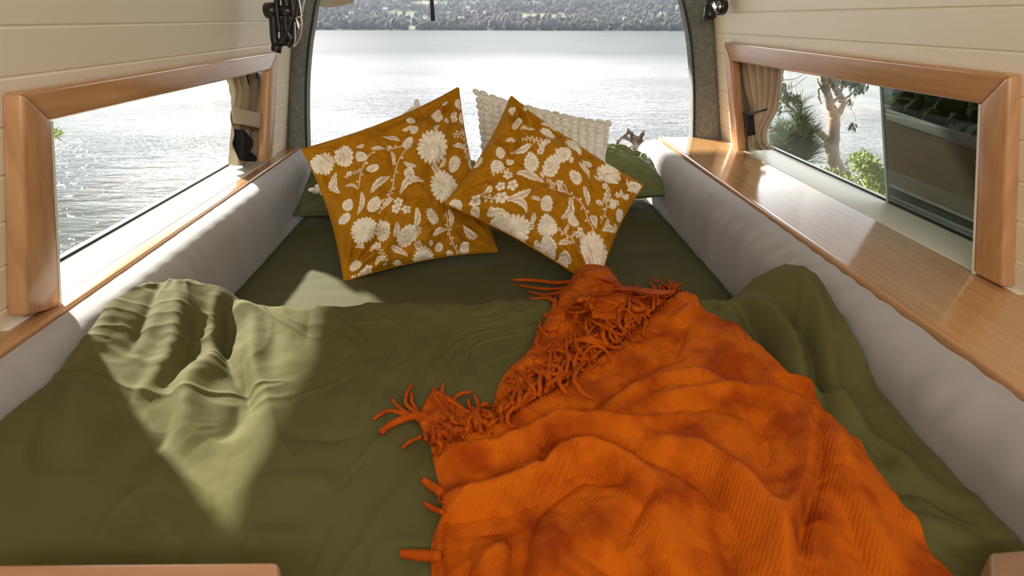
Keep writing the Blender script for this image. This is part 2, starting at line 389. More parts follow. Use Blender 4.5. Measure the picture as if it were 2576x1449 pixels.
# ------------------------------------------------------------------ outside: lake, far shore, trees
r1 = rays(785, 75.5); r2 = rays(1730, 78.0)
ex = r2-r1; ex /= np.linalg.norm(ex); mid = rays(1250, 76.7); n0 = np.cross(mid, ex); n0 = -n0 if n0[2] < 0 else n0; n0 /= np.linalg.norm(n0)
ey = np.cross(n0, ex); ey = -ey if ey[1] < 0 else ey
HW, DS = 4.5, 700.0; al = math.atan(HW/DS)
ey2 = ey*math.cos(al)+n0*math.sin(al); ez2 = n0*math.cos(al)-ey*math.sin(al)
EXR = np.stack([ex, ey2, ez2], 1)            # columns; the van stands on a slight slope
def EXT(P): return CAM + (np.asarray(P)-np.array([0, 0, HW]))@EXR.T
# water
wm = bpy.data.materials.new('lake_water'); wm.use_nodes = True; b = wm.node_tree.nodes['Principled BSDF']
b.inputs['Base Color'].default_value = (.02, .03, .03, 1); b.inputs['Roughness'].default_value = .03; b.inputs['IOR'].default_value = 1.33
n1 = noise_tex(wm, .9, 5, .6, (.55, 1.5, 1)); n2 = noise_tex(wm, 5.0, 3, .6, (.6, 1.3, 1)); n3 = noise_tex(wm, .05, 3, .5, (1, 2, 1))
a1 = N(wm, 'ShaderNodeMath'); a1.operation = 'MULTIPLY_ADD'; L(wm, n2.outputs[0], a1.inputs[0]); a1.inputs[1].default_value = .07; L(wm, n1.outputs[0], a1.inputs[2])
m1 = N(wm, 'ShaderNodeMath'); m1.operation = 'MULTIPLY'; r3 = N(wm, 'ShaderNodeMapRange'); r3.inputs[1].default_value = .35; r3.inputs[2].default_value = .65; r3.inputs[3].default_value = .5; r3.inputs[4].default_value = 1.1
L(wm, n3.outputs[0], r3.inputs[0]); L(wm, a1.outputs[0], m1.inputs[0]); L(wm, r3.outputs[0], m1.inputs[1])
bump(wm, m1.outputs[0], .7, .17)
_g = N(wm, 'ShaderNodeTexCoord'); _l = N(wm, 'ShaderNodeVectorMath'); _l.operation = 'LENGTH'; L(wm, _g.outputs['Object'], _l.inputs[0])
_q = N(wm, 'ShaderNodeMapRange'); _q.inputs[1].default_value = 15; _q.inputs[2].default_value = 120; _q.inputs[3].default_value = .03; _q.inputs[4].default_value = .42; L(wm, _l.outputs['Value'], _q.inputs[0]); L(wm, _q.outputs[0], b.inputs['Roughness'])
wv = [EXT((x, y, 0)) for x, y in ((-1800, -300), (1800, -300), (1800, DS+40), (-1800, DS+40))]
water = mesh_obj('lake', wv, [(0, 1, 2, 3)], wm, None, False); tag(water, 'pale rippled lake stretching from the van to the far shore', 'lake', kind='stuff')
# bank under the van
g = 60; th = np.linspace(0, 2*PI, 73); rr = np.linspace(0, 1, 14)
bank = []
for r in rr:
    R_ = 3.4*r; row = []
    for t in th:
        k = 1+.06*math.sin(3*t)+.05*math.sin(7*t+1)
        z = -1.15 if r < .75 else -1.15-(r-.75)*11
        row.append((R_*k*math.cos(t)+.1, R_*k*math.sin(t)*1.15+.3, z+.03*math.sin(9*t*r)))
    bank.append(row)
bk = grid_obj('grassy_bank', np.array(bank), two('bank_soil', (.10, .10, .05), (.2, .19, .11), 3, .95)); tag(bk, kind='structure'); bk.name = 'ground'

# far hills
nx, ny = 260, 130
X = np.linspace(-620, 620, nx)[:, None]+np.zeros((1, ny)); Yl = np.linspace(0, 1, ny)[None]**1.3*900+np.zeros((nx, 1))
def hillz(X, Yl):
    sl = .105+.035*fbm(X/260+3, Yl/400, 2)+.03*np.exp(-((X-230)/150)**2)+.03*np.exp(-((X+330)/170)**2)
    return 1.2*sstep(0, 8, Yl)+sl*Yl+6*fbm(X/110, Yl/90, 3)*sstep(0, 200, Yl)+Yl*Yl*.00011
def hp(x, yl): return EXT(np.stack([x, DS+yl-2+0*x, hillz(x, yl)-.3], -1))
HP = hp(X, Yl)
pu, pv = proj(HP.reshape(-1, 3))
fields = [(1018, 34, 44, 9, 0), (1038, 51, 22, 5, 0), (1033, 68, 18, 5, .0), (1085, 7, 55, 5, 1), (1180, 8, 30, 7, 1), (1200, 30, 26, 5, 1), (1268, 38, 18, 5, 1), (1370, 42, 62, 9, 1), (1310, 33, 18, 6, 0), (1440, 40, 10, 6, 1), (1602, 54, 24, 7, 0), (1650, 38, 26, 6, 2), (1655, 62, 16, 5, 0), (1715, 58, 20, 5, 0), (1330, 6, 25, 4, 1), (1240, 44, 14, 4, 0), (880, 42, 16, 2.5, 1), (1300, 60, 12, 3, 0), (1520, 62, 20, 5, 0)]
def fieldmask(u, v):
    m = np.zeros(u.shape); c = np.zeros(u.shape)
    for (a, b_, p, q, k) in fields:
        d = ((u-a)/p)**2+((v-b_-(u-a)*.0)/q)**2+.25*np.sin(u/7+b_)
        h = d < 1; m[h] = 1; c[h] = k
    return m, c
fm, fc = fieldmask(pu, pv)
base = np.array([.05, .06, .05])[None]*np.ones((len(pu), 1)); cols = np.array([[.15, .19, .07], [.19, .19, .11], [.15, .13, .10]])
base = np.where(fm[:, None] > 0, cols[fc.astype(int)], base)
hm = two('far_hills', (.1, .1, .1), (.1, .1, .1), 1, .95); va = N(hm, 'ShaderNodeVertexColor'); va.layer_name = 'print'; L(hm, va.outputs[0], BC(hm))
hills = grid_obj('far_hills', HP, hm); vcol(hills, base); tag(hills, kind='structure'); hills.name = 'hillside'
# forest canopy
fmats = []
bmI = bmesh.new(); bmesh.ops.create_icosphere(bmI, subdivisions=1, radius=1); IV = np.array([v.co[:] for v in bmI.verts]); IF = np.array([[v.index for v in f.verts] for f in bmI.faces]); bmI.free()
nT = 17000; tx = rng.uniform(-560, 560, nT); ty = rng.random(nT)**1.15*620+1
tp = hp(tx, ty); u_, v_ = proj(tp); m_, _ = fieldmask(u_, v_-2.0); kp = (m_ == 0) & (v_ > -30); tp = tp[kp]; txk = tx[kp]; ty = ty[kp]
nT = len(tp); rad = rng.uniform(1.3, 3.1, nT)*(1+.3*(ty < 60)); tall = rng.uniform(.9, 1.7, nT)
V = IV[None]*(1+rng.uniform(-.28, .28, (nT, len(IV), 1)))*rad[:, None, None]; V[:, :, 2] *= tall[:, None]
V = V+tp[:, None]; V[:, :, 2] += (rad*tall*.75)[:, None]
fr = (IF[None]+np.arange(nT)[:, None, None]*len(IV)).reshape(-1, 3)
me = bpy.data.meshes.new('forest'); V = V.reshape(-1, 3); me.vertices.add(len(V)); me.vertices.foreach_set('co', V.astype(np.float32).ravel())
me.loops.add(len(fr)*3); me.loops.foreach_set('vertex_index', fr.astype(np.int32).ravel()); me.polygons.add(len(fr)); me.polygons.foreach_set('loop_start', np.arange(0, len(fr)*3, 3, dtype=np.int32)); me.update()
forest = link(bpy.data.objects.new('forest', me))
tc_ = np.array([.028, .035, .028])+rng.uniform(-1, 1, (nT, 1))*np.array([[.014, .014, .010]])
grey = (fbm(txk/120+9, ty/150, 2)[:, None] > .15)*np.array([[.03, .02, .025]]); lite = (rng.random((nT, 1)) < .05)*np.array([[.08, .09, .03]])
tcv = np.repeat(np.clip(tc_+grey+lite, .02, 1), len(IV), 0)
hm2 = hm.copy(); hm2.name = 'forest_canopy'; me.materials.append(hm2); vcol(forest, tcv)
tag(forest, 'hazy grey-green forest covering the hills across the lake', 'forest', kind='stuff')
# a few houses and single trees that stand out
whitem = mat('white_wall', (.6, .6, .58), .6); roofs = mat('pale_roof', (.5, .49, .47), .6)
def farpt(u, v):
    d = rays(u, v); best = None
    for k in range(240):
        yl = k*4.0; # march
        t = (DS+yl-CAM@EXR[:, 1]*0)/(d@EXR[:, 1]); P = CAM+d*t; loc = EXR.T@(P-CAM)+np.array([0, 0, HW])
        h = hillz(np.array([loc[0]]), np.array([yl]))[0]
        if loc[2] <= h: return np.array([loc[0], DS+yl, h]), P
    return loc, P
HL = ['nearest the left pillar', 'below the hanging strap end', 'above the waterline left of centre', 'beside the left-centre trees', 'nearest the waterline, reddish bank beside it', 'under the tan field', 'in trees right of the tan field', 'under the right green paddock', 'high on the hill by the right pillar', 'high right of the hanging strap', 'high on the hill left of the bright green field']
for q_, (u, v, w) in enumerate(((885, 44, 7), (1073, 57, 9), (1192, 41, 10), (1160, 56, 10), (1236, 73, 7), (1325, 60, 8), (1495, 62, 6), (1572, 57, 6), (1708, 26, 12), (1177, 28, 9), (970, 32, 8))):
    loc, P = farpt(u, v); P = P+np.array([0, 0, 2.2]); r = empty('house', tuple(P))
    w *= .36; h = 2.0
    hb = box('walls', (-w, -2, -2.5), (w, 2, h), whitem, r)
    mesh_obj('roof', [(-w-.4, -3.4, h), (w+.4, -3.4, h), (w+.4, 3.4, h), (-w-.4, 3.4, h), (-w, 0, h+2.2), (w, 0, h+2.2)], [(0, 1, 5, 4), (2, 3, 4, 5), (0, 4, 3), (1, 2, 5), (0, 3, 2, 1)], roofs, r, False)
    tag(r, 'small white house across the lake, '+HL[q_], 'house', 'houses on the far shore')
loc, P = farpt(1702, 37); pt = box('polytunnel', (-22, -3, -1), (26, 3, 3.2), whitem); pt.location = tuple(P); tag(pt, 'long white shed roof on the far shore at right', 'shed')
treem = two('far_tree_leaves', (.05, .065, .04), (.085, .10, .06), .5, .95)
for (u, v, h, lb) in ((1352, 68, 13, 'tall dark round-topped tree in front of the tan far field'), (1380, 70, 14, 'broad dark tree right of the round-topped tree by the tan far field'), (1402, 44, 5, 'small lone tree in the middle of the tan far field'), (1045, 45, 6, 'small round tree standing alone in the bright green far field'), (1017, 44, 9, 'leafy tree clump edge at the centre of the bright green far field'), (1645, 63, 14, 'tall dark tree between the far green paddocks at right'), (1600, 74, 11, 'dark tree on the far waterline below the right paddock')):
    loc, P = farpt(u, v); r = empty('far_tree', tuple(P)); mb = MB()
    for k in range(14):
        q = random.random(); mb.ball((random.uniform(-1, 1)*h*.22*(1.1-q), random.uniform(-1, 1)*h*.2, h*(.3+.62*q)), h*.2, sub=1, jit=.25)
    mb.build('crown', treem, r); v_, f_ = tube_geo([(0, 0, -1), (0, 0, h*.4)], h*.03, 6); mesh_obj('trunk', v_, f_, treem, r)
    tag(r, lb, 'tree')
# haze over the far shore
hz = bpy.data.materials.new('haze'); hz.use_nodes = True; nt = hz.node_tree; nt.nodes.clear()
o_ = nt.nodes.new('ShaderNodeOutputMaterial'); vs = nt.nodes.new('ShaderNodeVolumeScatter'); vs.inputs['Color'].default_value = (.72, .82, 1, 1); vs.inputs['Density'].default_value = .0003; vs.inputs['Anisotropy'].default_value = .2
nt.links.new(vs.outputs[0], o_.inputs['Volume'])
A = [EXT(p) for p in ((-900, 380, -1), (900, 380, -1), (900, 1500, -1), (-900, 1500, -1))]; B_ = [EXT(p) for p in ((-900, 380, 160), (900, 380, 160), (900, 1500, 160), (-900, 1500, 160))]
hz_o = hexa('haze', A, B_, hz); tag(hz_o, 'pale blue haze lying over the far shore', 'haze', kind='stuff')

# driftwood stump behind the van
barkg = two('weathered_wood', (.16, .12, .10), (.55, .50, .45), 9, .85, (6, 6, 1.2), .4, .65, .6, .004, 30)
def ypts(P, y): return [at(u, v, y=y+(p[0] if p else 0)) for (u, v, *p) in P]
Y = 3.6; mb = MB()
for P, r in ((((1612, 470), (1606, 420), (1602, 380), (1598, 358)), [.05, .036, .03, .022]), (((1598, 362), (1594, 345), (1587, 336), (1580, 325)), [.02, .016, .014, .006]), (((1593, 356), (1582, 350), (1572, 343), (1576, 335), (1580, 330)), [.014, .012, .012, .008]),
             (((1573, 342), (1563, 347), (1556, 356), (1550, 366)), [.013, .011, .01, .005]), (((1600, 357), (1606, 350), (1613, 340), (1621, 327)), [.02, .019, .014, .004]), (((1610, 362), (1613, 354), (1614, 348)), [.014, .012, .005]), (((1592, 368), (1584, 371), (1573, 376)), [.005, .004, .002]), (((1560, 373), (1560, 368), (1558, 362)), [.003, .003, .002])):
    mb.tube(resample(catmull(ypts(P, Y)), 24)+rng.normal(0, .0025, (24, 3)), r, 8)
drift = mb.build('driftwood_stump', barkg); tag(drift, 'forked bleached driftwood stump standing behind the green right pillow', 'driftwood')

# ------ trees seen through the right window
TY = 4.4
bark = two('gum_bark', (.24, .17, .115), (.46, .36, .27), 4, .85, (5, 5, .8), .3, .7, .6, .01, 18)
leafm = two('gum_leaves', (.05, .075, .03), (.11, .15, .06), 8, .6); pinem = two('casuarina_needles', (.05, .085, .035), (.13, .17, .06), 6, .7); limem = two('yellow_green_leaves', (.22, .30, .05), (.42, .48, .12), 6, .6)
gt = empty('gum_tree', tuple(at(2119, 470, y=TY))); mb = MB()
for P, r in ((((2150, 620), (2138, 540), (2127, 478), (2117, 440), (2103, 415), (2094, 390), (2096, 345), (2098, 310), (2100, 285)), [.16, .13, .115, .10, .082, .078, .072, .066, .06]),
             (((2100, 296), (2090, 268), (2083, 245), (2077, 215), (2070, 185), (2066, 160)), [.058, .048, .042, .04, .034, .03]), (((2102, 296), (2116, 270), (2119, 252), (2108, 235), (2096, 212), (2086, 190), (2080, 165)), [.05, .042, .038, .035, .034, .028, .025]),
             (((2106, 236), (2116, 222), (2124, 200), (2128, 180)), [.026, .022, .02, .015]), (((2090, 262), (2104, 248), (2110, 240)), [.025, .024, .022]), (((2120, 254), (2132, 244), (2146, 230), (2156, 214)), [.016, .013, .010, .006]), (((2083, 246), (2074, 232), (2062, 212), (2055, 196)), [.018, .014, .011, .006]), (((2074, 226), (2062, 222), (2060, 236), (2066, 262)), [.012, .010, .009, .005]),
             (((2092, 388), (2080, 368), (2076, 350), (2062, 332), (2044, 322), (2026, 312)), [.045, .04, .035, .034, .028, .024]), (((2028, 314), (2010, 296), (1990, 272), (1965, 250), (1940, 240)), [.022, .02, .016, .014, .01]), (((1996, 280), (1975, 280), (1950, 288), (1935, 290)), [.009, .008, .006, .004]),
             (((2124, 256), (2140, 275), (2150, 290), (2151, 302)), [.003, .003, .002, .002])):
    mb.tube(resample(catmull(ypts(P, TY)), 30)+rng.normal(0, .003, (30, 3)), [q*.64 for q in r], 10)
tk = mb.build('trunk', bark); adopt(gt, tk)
for P in (((2020, 178), (2000, 192), (1975, 200)), ((2024, 190), (1995, 212), (1980, 222)), ((2140, 180), (2130, 215), (2134, 240)), ((2150, 214), (2165, 205), (2176, 200))):
    pass
def leaf(mb, c, l, w, d):
    d = np.array(d, float); d /= np.linalg.norm(d); s = np.cross(d, [random.uniform(-1, 1), random.uniform(-1, 1), random.uniform(-1, 1)]); s /= np.linalg.norm(s)+1e-9; n = np.cross(d, s)
    V = [c, c+d*l*.35+s*w+n*w*.3, c+d*l, c+d*l*.35-s*w+n*w*.3, c+d*l*.5]
    mb.add(V, [(0, 1, 4), (1, 2, 4), (0, 4, 3), (3, 4, 2)])
lf = MB()
for (cu, cv, sp, n) in ((2146, 312, 7, 12), (1975, 235, 14, 40), (2000, 240, 9, 14), (1968, 215, 12, 30), (2150, 205, 14, 40), (2125, 195, 14, 40), (2170, 212, 10, 14), (2140, 250, 8, 5), (2100, 190, 14, 20), (1985, 250, 8, 8), (2160, 225, 8, 8), (1960, 262, 10, 20)):
    for k in range(n*2):
        c = at(cu+random.gauss(0, sp*.6), cv+random.gauss(0, sp*.55), y=TY+random.gauss(0, .08)); leaf(lf, c, random.uniform(.035, .06), .009, (random.gauss(0, .3), random.gauss(0, .3), -1))
lv = lf.build('hanging_leaves', leafm, None, False); adopt(gt, lv); tag(lv, kind='stuff')
tw = MB()
for P in (((2030, 182), (2000, 198), (1970, 201)), ((2030, 192), (2000, 215), (1975, 225)), ((1990, 205), (1992, 225), (1990, 250))):
    tw.tube(resample(catmull(ypts(P, TY)), 12), .003, 5)
t2 = tw.build('twigs', bark); adopt(gt, t2)
tag(gt, 'pale gum tree with forked peeling trunk seen through the right window', 'tree')
def needle_bush(name, stems, n, ln, m, y, lab, w=.002, spread=.5):
    mb = MB(); r = empty(name, tuple(at(*stems[0][0], y=y)))
    st = MB()
    for P in stems:
        Q = resample(catmull(ypts(P, y)), 20); st.tube(Q, [.012, .004], 6)
        for k in range(n):
            i = random.randint(2, 19); d = np.array([random.gauss(0, spread), random.gauss(0, spread), random.uniform(.3, 1.1)]); d /= np.linalg.norm(d)
            c = Q[i]; l = random.uniform(.5, 1.1)*ln*(1.2-.5*i/20)
            p1 = c+d*l*.5+np.array([0, 0, .0]); p2 = c+d*l+np.array([d[0], d[1], -.1])*l*.15
            s = np.cross(d, [random.gauss(0, 1), random.gauss(0, 1), random.gauss(0, 1)]); s /= np.linalg.norm(s)+1e-9; s = s*w
            mb.add([c-s, c+s, p1+s, p1-s, p2], [(0, 1, 2, 3), (3, 2, 4)])
    a = mb.build('needles', m, None, False); tag(a, kind='stuff'); b = st.build('stem', bark); adopt(r, a, b); tag(r, lab, 'bush')
needle_bush('needle_bush', [[(2002, 430), (2000, 380), (2004, 320), (2014, 262)], [(2002, 410), (1985, 370), (1972, 335)], [(2002, 410), (2025, 370), (2040, 335)], [(2000, 400), (2012, 350), (2024, 300)], [(2002, 425), (2030, 400), (2050, 375)], [(2000, 425), (1975, 400), (1955, 370)]], 380, .17, pinem, 3.9, 'dark green feathery bush beside the curtain in the right window')
needle_bush('casuarina_branch', [[(1935, 330), (1955, 325), (1978, 310)], [(1935, 352), (1960, 345), (1975, 335)], [(1935, 372), (1950, 370), (1965, 362)]], 90, .16, pinem, 4.2, 'feathery green twigs poking out from behind the right curtain', spread=.8)
def leaf_bush(name, cl, n, m, y, lab, l=.06):
    mb = MB(); r = empty(name, tuple(at(cl[0][0], cl[0][1], y=y))); st = MB()
    for (cu, cv, su, sv) in cl:
        c0 = at(cu, cv+sv*2, y=y)
        for k in range(n):
            c = at(cu+random.gauss(0, su), cv+random.gauss(0, sv), y=y+random.gauss(0, .12)); leaf(mb, c, random.uniform(.6, 1.2)*l, l*.13, (random.gauss(0, 1), random.gauss(0, 1), random.gauss(.3, .8)))
            if k % 30 == 0: st.tube([c0, (c0+c)/2+np.array([.02, 0, -.02]), c], .003, 4)
    a = mb.build('leaves', m, None, False); tag(a, kind='stuff'); b = st.build('twigs', bark); adopt(r, a, b); tag(r, lab, 'bush')
leaf_bush('yellow_green_bush', [(2175, 412, 14, 10), (2195, 440, 14, 14), (2205, 475, 14, 14), (2180, 490, 22, 10), (2230, 520, 25, 20), (2160, 402, 8, 5)], 900, limem, 3.4, 'bright yellow-green bush low beside the dark pane', .036)
leaf_bush('low_fern', [(2075, 436, 16, 7), (2125, 452, 16, 9), (2150, 470, 20, 10)], 300, limem, 3.6, 'low green sprigs around the foot of the gum tree', .03)
# yellow twig outside the left window
leaf_bush('yellow_twig', [(141, 338, 5, 3)], 60, limem, 2.6, 'tiny yellow leaf tip outside the left window by the near post', .03)

# dark pane and what is put behind it
yA = RP(2229, 215, GR-.012)[1]; yB = I2[0][1]-.08
gx = lambda z, d=.012: GR-d-TILT*(z-ZS)
q0 = RP(2230, 500, GR-.012); q1 = RP(2214, 215, GR-.012)
dz_ = (q1-q0)/(q1[2]-q0[2]); lowp = q0+dz_*(ZS-q0[2]); topp = q0+dz_*(.56-q0[2])
A = [lowp, topp, np.array([gx(.56), yB, .56]), np.array([gx(ZS), yB, ZS])]
pr = empty('sliding_pane', tuple(lowp)); 
pane = hexa('tinted_glass', A, [p+np.array([.004, 0, 0]) for p in A], darkglass)
ed = hexa('glass_edge', [lowp+np.array([-.001, -.006, 0]), topp+np.array([-.001, -.006, 0]), topp+np.array([-.001, .001, 0]), lowp+np.array([-.001, .001, 0])], [p+np.array([.006, 0, 0]) for p in (lowp+np.array([-.001, -.006, 0]), topp+np.array([-.001, -.006, 0]), topp+np.array([-.001, .001, 0]), lowp+np.array([-.001, .001, 0]))], mat('green_glass_edge', (.35, .47, .42), .2))
adopt(pr, pane, ed); tag(pr, 'dark tinted sliding pane at the near end of the right window', 'window pane')
def xq(pts, x): return [at(u, v, x=x) for u, v in pts]
XQ = 1.62
pn = empty('pane_backdrop', tuple(at(2300, 450, x=XQ)))  # made-up panel, stands in for the brown and grey bands showing in the pane
pb = hexa('board', xq([(2229, 300), (2520, 395), (2520, 610), (2229, 480)], XQ), xq([(2229, 300), (2520, 395), (2520, 610), (2229, 480)], XQ+.06), two('brown_backdrop', (.13, .085, .06), (.2, .13, .09), 3, .7, (2, 14, 14)))
pc = hexa('grey_band', xq([(2229, 272), (2520, 366), (2520, 398), (2229, 303)], XQ-.01), xq([(2229, 272), (2520, 366), (2520, 398), (2229, 303)], XQ+.08), mat('grey_top_band', (.42, .42, .44), .6), bev=.01)
rl = [hexa('stripe', xq([(2229, a), (2520, a+125), (2520, a+125+h_), (2229, a+h_)], XQ-.02), xq([(2229, a), (2520, a+125), (2520, a+125+h_), (2229, a+h_)], XQ+.02), mat('grey_stripe', c, .5)) for a, h_, c in ((458, 7, (.32, .32, .30)), (472, 14, (.02, .02, .02)), (486, 6, (.25, .25, .25)), (495, 90, (.14, .125, .15)))]
adopt(pn, pb, pc, *rl); tag(pn, 'brown panel with a grey top band, added outside behind the dark pane', 'panel')
hb = MB()
for k in range(900):
    c = at(random.uniform(2270, 2640), random.uniform(100, 420), x=random.uniform(1.95, 2.5)); hb.ball(c, random.uniform(.03, .08), sub=1, jit=.4)
hg = hb.build('dark_hedge', two('hedge_leaves', (.012, .02, .008), (.035, .05, .02), 14, .9, bs=.9, bd=.02, bscale=30), None, False); tag(hg, 'dense dark green shrub outside above the brown panel', 'shrub')
# ------------------------------------------------------------------ bed
MXL, MXR = -.604, .563
bp = box('bed_platform', (-.60, .1, -.6), (.56, 2.28, -.125), woodX); tag(bp, 'timber bed platform carrying the mattress', 'bed base')
mt = empty('mattress', (0, 1.2, -.12))
nx, ny = 160, 260
X, Y_ = np.meshgrid(np.linspace(MXL, MXR, nx), np.linspace(.12, 2.27, ny), indexing='ij')
wr = .0022*fbm(X*5+Y_*2, Y_*16, 3)+.0016*np.sin((Y_+.12*np.sin(X*4))*38)*sstep(1.1, 1.5, Y_)*np.exp(-((X-.0)/.5)**2)
d_ = np.minimum(np.minimum(X-MXL, MXR-X), 2.27-Y_); Z = wr-.012*(1-sstep(0, .03, d_))
P = np.stack([X, Y_, Z], -1); sh_ = grid_obj('fitted_sheet', P, sheetm)
core = box('mattress_body', (MXL, .12, -.122), (MXR, 2.27, -.014), sheetm)
adopt(mt, sh_, core); tag(mt, 'mattress in a smooth dark olive fitted sheet between the grey bolsters', 'mattress')

def bolster(side, y0, y1, face, back, lab):
    ny = 300; s = 1 if side > 0 else -1
    w = abs(back-face); prof = []
    for t in np.linspace(-.10, .10, 8): prof.append((0, t))
    for a in np.linspace(0, PI/2, 10)[1:]: prof.append((w*.55*(1-math.cos(a)), .10+.056*math.sin(a)))
    prof.append((w*.8, .157)); 
    for a in np.linspace(0, PI/2, 5)[1:]: prof.append((w*.8+w*.2*math.sin(a), .157-.02*(1-math.cos(a))))
    prof.append((w, -.10)); prof = np.array(prof)
    ny = 420
    Ys = np.concatenate([[y1], y1-.012*(1-np.cos(np.linspace(0, PI/2, 8)))[1:], np.linspace(y1-.014, y0, ny)])
    q = np.sqrt(np.clip((y1-Ys)/.014, 0, 1)); rows = []
    for yy, k in zip(Ys, q):
        kk = .85+.15*k; cx, cz = w*.5, .03
        px = cx+(prof[:, 0]-cx)*kk; pz = cz+(prof[:, 1]-cz)*kk
        rows.append(np.stack([face+s*px, np.full(len(px), yy), pz], 1))
    P = np.array(rows); yy = P[:, :, 1]; zz = P[:, :, 2]
    amp = sstep(.02, .12, zz)*(.5 if side < 0 else 1)
    rip = .0022*np.sin(yy*95+4*fbm(yy*6, zz*8, 2)+zz*18)*(sstep(1.6, .9, yy) if side > 0 else .3)+.003*fbm(yy*4, zz*5, 3)
    P[:, :, 0] -= s*rip*amp; P[:, :, 2] += rip*amp*.6*(zz < .15)
    c0 = P[0].mean(0)[None]*np.ones((P.shape[1], 1)); P = np.concatenate([c0[None], P], 0)
    o = grid_obj('bolster', P, velvet); tag(o, lab, 'bolster'); return o
bolster(-1, -.3, 2.17, -.606, -.680, 'long grey velour bolster along the left wall under the water view window')
bolster(1, -.3, 2.29, .566, .654, 'long grey velour bolster along the right shelf, rippled at the near end')

# ---- duvet height field
def pz(pts, z): return np.array([at(u, v, z=z)[:2] for u, v in pts])
def folds(x, y, FL_):
    z = np.zeros(x.shape)
    for pts, h, w, zz in FL_:
        Lp = resample(catmull(pz(pts, zz), 5), 14)
        x0, x1 = Lp[:, 0].min()-3*w, Lp[:, 0].max()+3*w; y0, y1 = Lp[:, 1].min()-3*w, Lp[:, 1].max()+3*w
        m = (x > x0) & (x < x1) & (y > y0) & (y < y1)
        if not m.any(): continue
        d, t = pdist(x[m], y[m], Lp); ww = w*(1.0 if h > 0 else .8); z[m] += h*np.exp(-(d/ww)**(1.6 if h < 0 else 2))*np.clip(np.sin(PI*np.clip(t*.9+.05, 0, 1)), 0, 1)**.6
    return z
DF = [ # px polylines: ridge (+) and valley (-) lines
 ([(600, 745), (575, 790), (563, 850), (570, 900), (600, 960)], -.020, .016, .1), ([(560, 770), (545, 840), (540, 900)], .013, .014, .1), ([(620, 760), (640, 830), (630, 900), (640, 960)], .016, .02, .1),
 ([(610, 880), (615, 960), (625, 1010)], -.014, .012, .1),
 ([(470, 760), (450, 840), (400, 930), (330, 990)], .013, .018, .12), ([(420, 740), (380, 820), (330, 900)], -.010, .014, .12), ([(340, 760), (300, 830), (250, 890), (170, 940)], .010, .02, .12), ([(500, 830), (480, 900), (420, 980)], -.010, .012, .1),
 ([(560, 905), (500, 960), (470, 1020), (480, 1090), (520, 1110)], .020, .024, .09), ([(600, 1000), (590, 1060), (540, 1110)], -.010, .018, .09), ([(440, 1000), (430, 1080), (370, 1160)], -.009, .016, .09), ([(390, 1140), (400, 1250), (440, 1340)], .007, .02, .08), ([(250, 960), (200, 1060), (190, 1160)], .008, .02, .1), ([(350, 990), (290, 1090), (230, 1180)], -.007, .016, .1), ([(160, 1020), (120, 1120), (100, 1250)], -.006, .02, .1),
 ([(1040, 790), (1042, 880), (1048, 960)], -.003, .012, .1), ([(1120, 800), (1140, 900), (1155, 960)], -.0035, .011, .1), ([(1165, 820), (1195, 900), (1235, 970)], -.003, .01, .1), ([(900, 780), (880, 900), (890, 1050)], .003, .02, .1), ([(960, 960), (1000, 1010), (990, 1080)], .004, .014, .1), ([(870, 1150), (860, 1260), (880, 1380)], -.004, .02, .08), ([(700, 780), (720, 860), (700, 940)], .005, .02, .1), ([(780, 770), (770, 840)], -.004, .012, .1), ([(840, 770), (860, 850)], .004, .012, .1), ([(640, 1230), (760, 1210), (860, 1230)], .004, .016, .08), ([(720, 1090), (800, 1110), (900, 1100)], -.004, .014, .08), ([(620, 1320), (720, 1300), (760, 1330)], -.004, .02, .08),
 ([(1880, 690), (1960, 740), (2020, 810), (2050, 880)], .014, .016, .16), ([(1870, 720), (1930, 780), (1970, 850), (2040, 900)], -.016, .012, .14), ([(1950, 665), (2050, 730), (2110, 820), (2150, 900), (2180, 950)], .012, .018, .17), ([(1940, 720), (2040, 800), (2080, 880), (2100, 930)], -.011, .010, .15), ([(1830, 770), (1880, 850), (1950, 910), (2060, 940)], .012, .014, .12), ([(1850, 850), (1930, 930), (2060, 960)], -.012, .010, .12), ([(1980, 960), (2100, 1000), (2200, 1060)], .010, .018, .1), ([(2040, 1060), (2160, 1090), (2260, 1150)], -.009, .014, .09), ([(2100, 1120), (2230, 1130), (2330, 1220)], .008, .02, .08), ([(2200, 1220), (2330, 1230), (2450, 1300)], -.007, .018, .08), ([(2260, 1330), (2380, 1330), (2500, 1380)], .007, .02, .08), ([(1790, 740), (1830, 790), (1840, 840)], -.008, .012, .11)]
hx = np.array([-.63, -.56, -.50, -.44, -.35, 0, .35, .42, .47, .52, .56, .60]); hzv = np.array([.150, .150, .138, .118, .098, .088, .092, .098, .118, .150, .170, .172])
yrx = np.array([-.63, -.55, -.5, -.45, -.35, -.2, 0, .1, .3, .4, .46, .5, .56, .6]); yrv = np.array([1.03, 1.075, 1.08, 1.055, 1.06, 1.064, 1.072, 1.08, 1.07, 1.055, 1.06, 1.07, 1.05, 1.03])
eyl = np.array([.2, .6, .66, .73, .80, .89, .95, 1.05, 1.2]); ezl = np.array([.10, .118, .120, .122, .136, .152, .158, .146, .14])
eyr = np.array([.2, .48, .62, .72, .77, .83, .93, 1.03, 1.15]); ezr = np.array([.06, .066, .07, .085, .112, .138, .176, .165, .14])
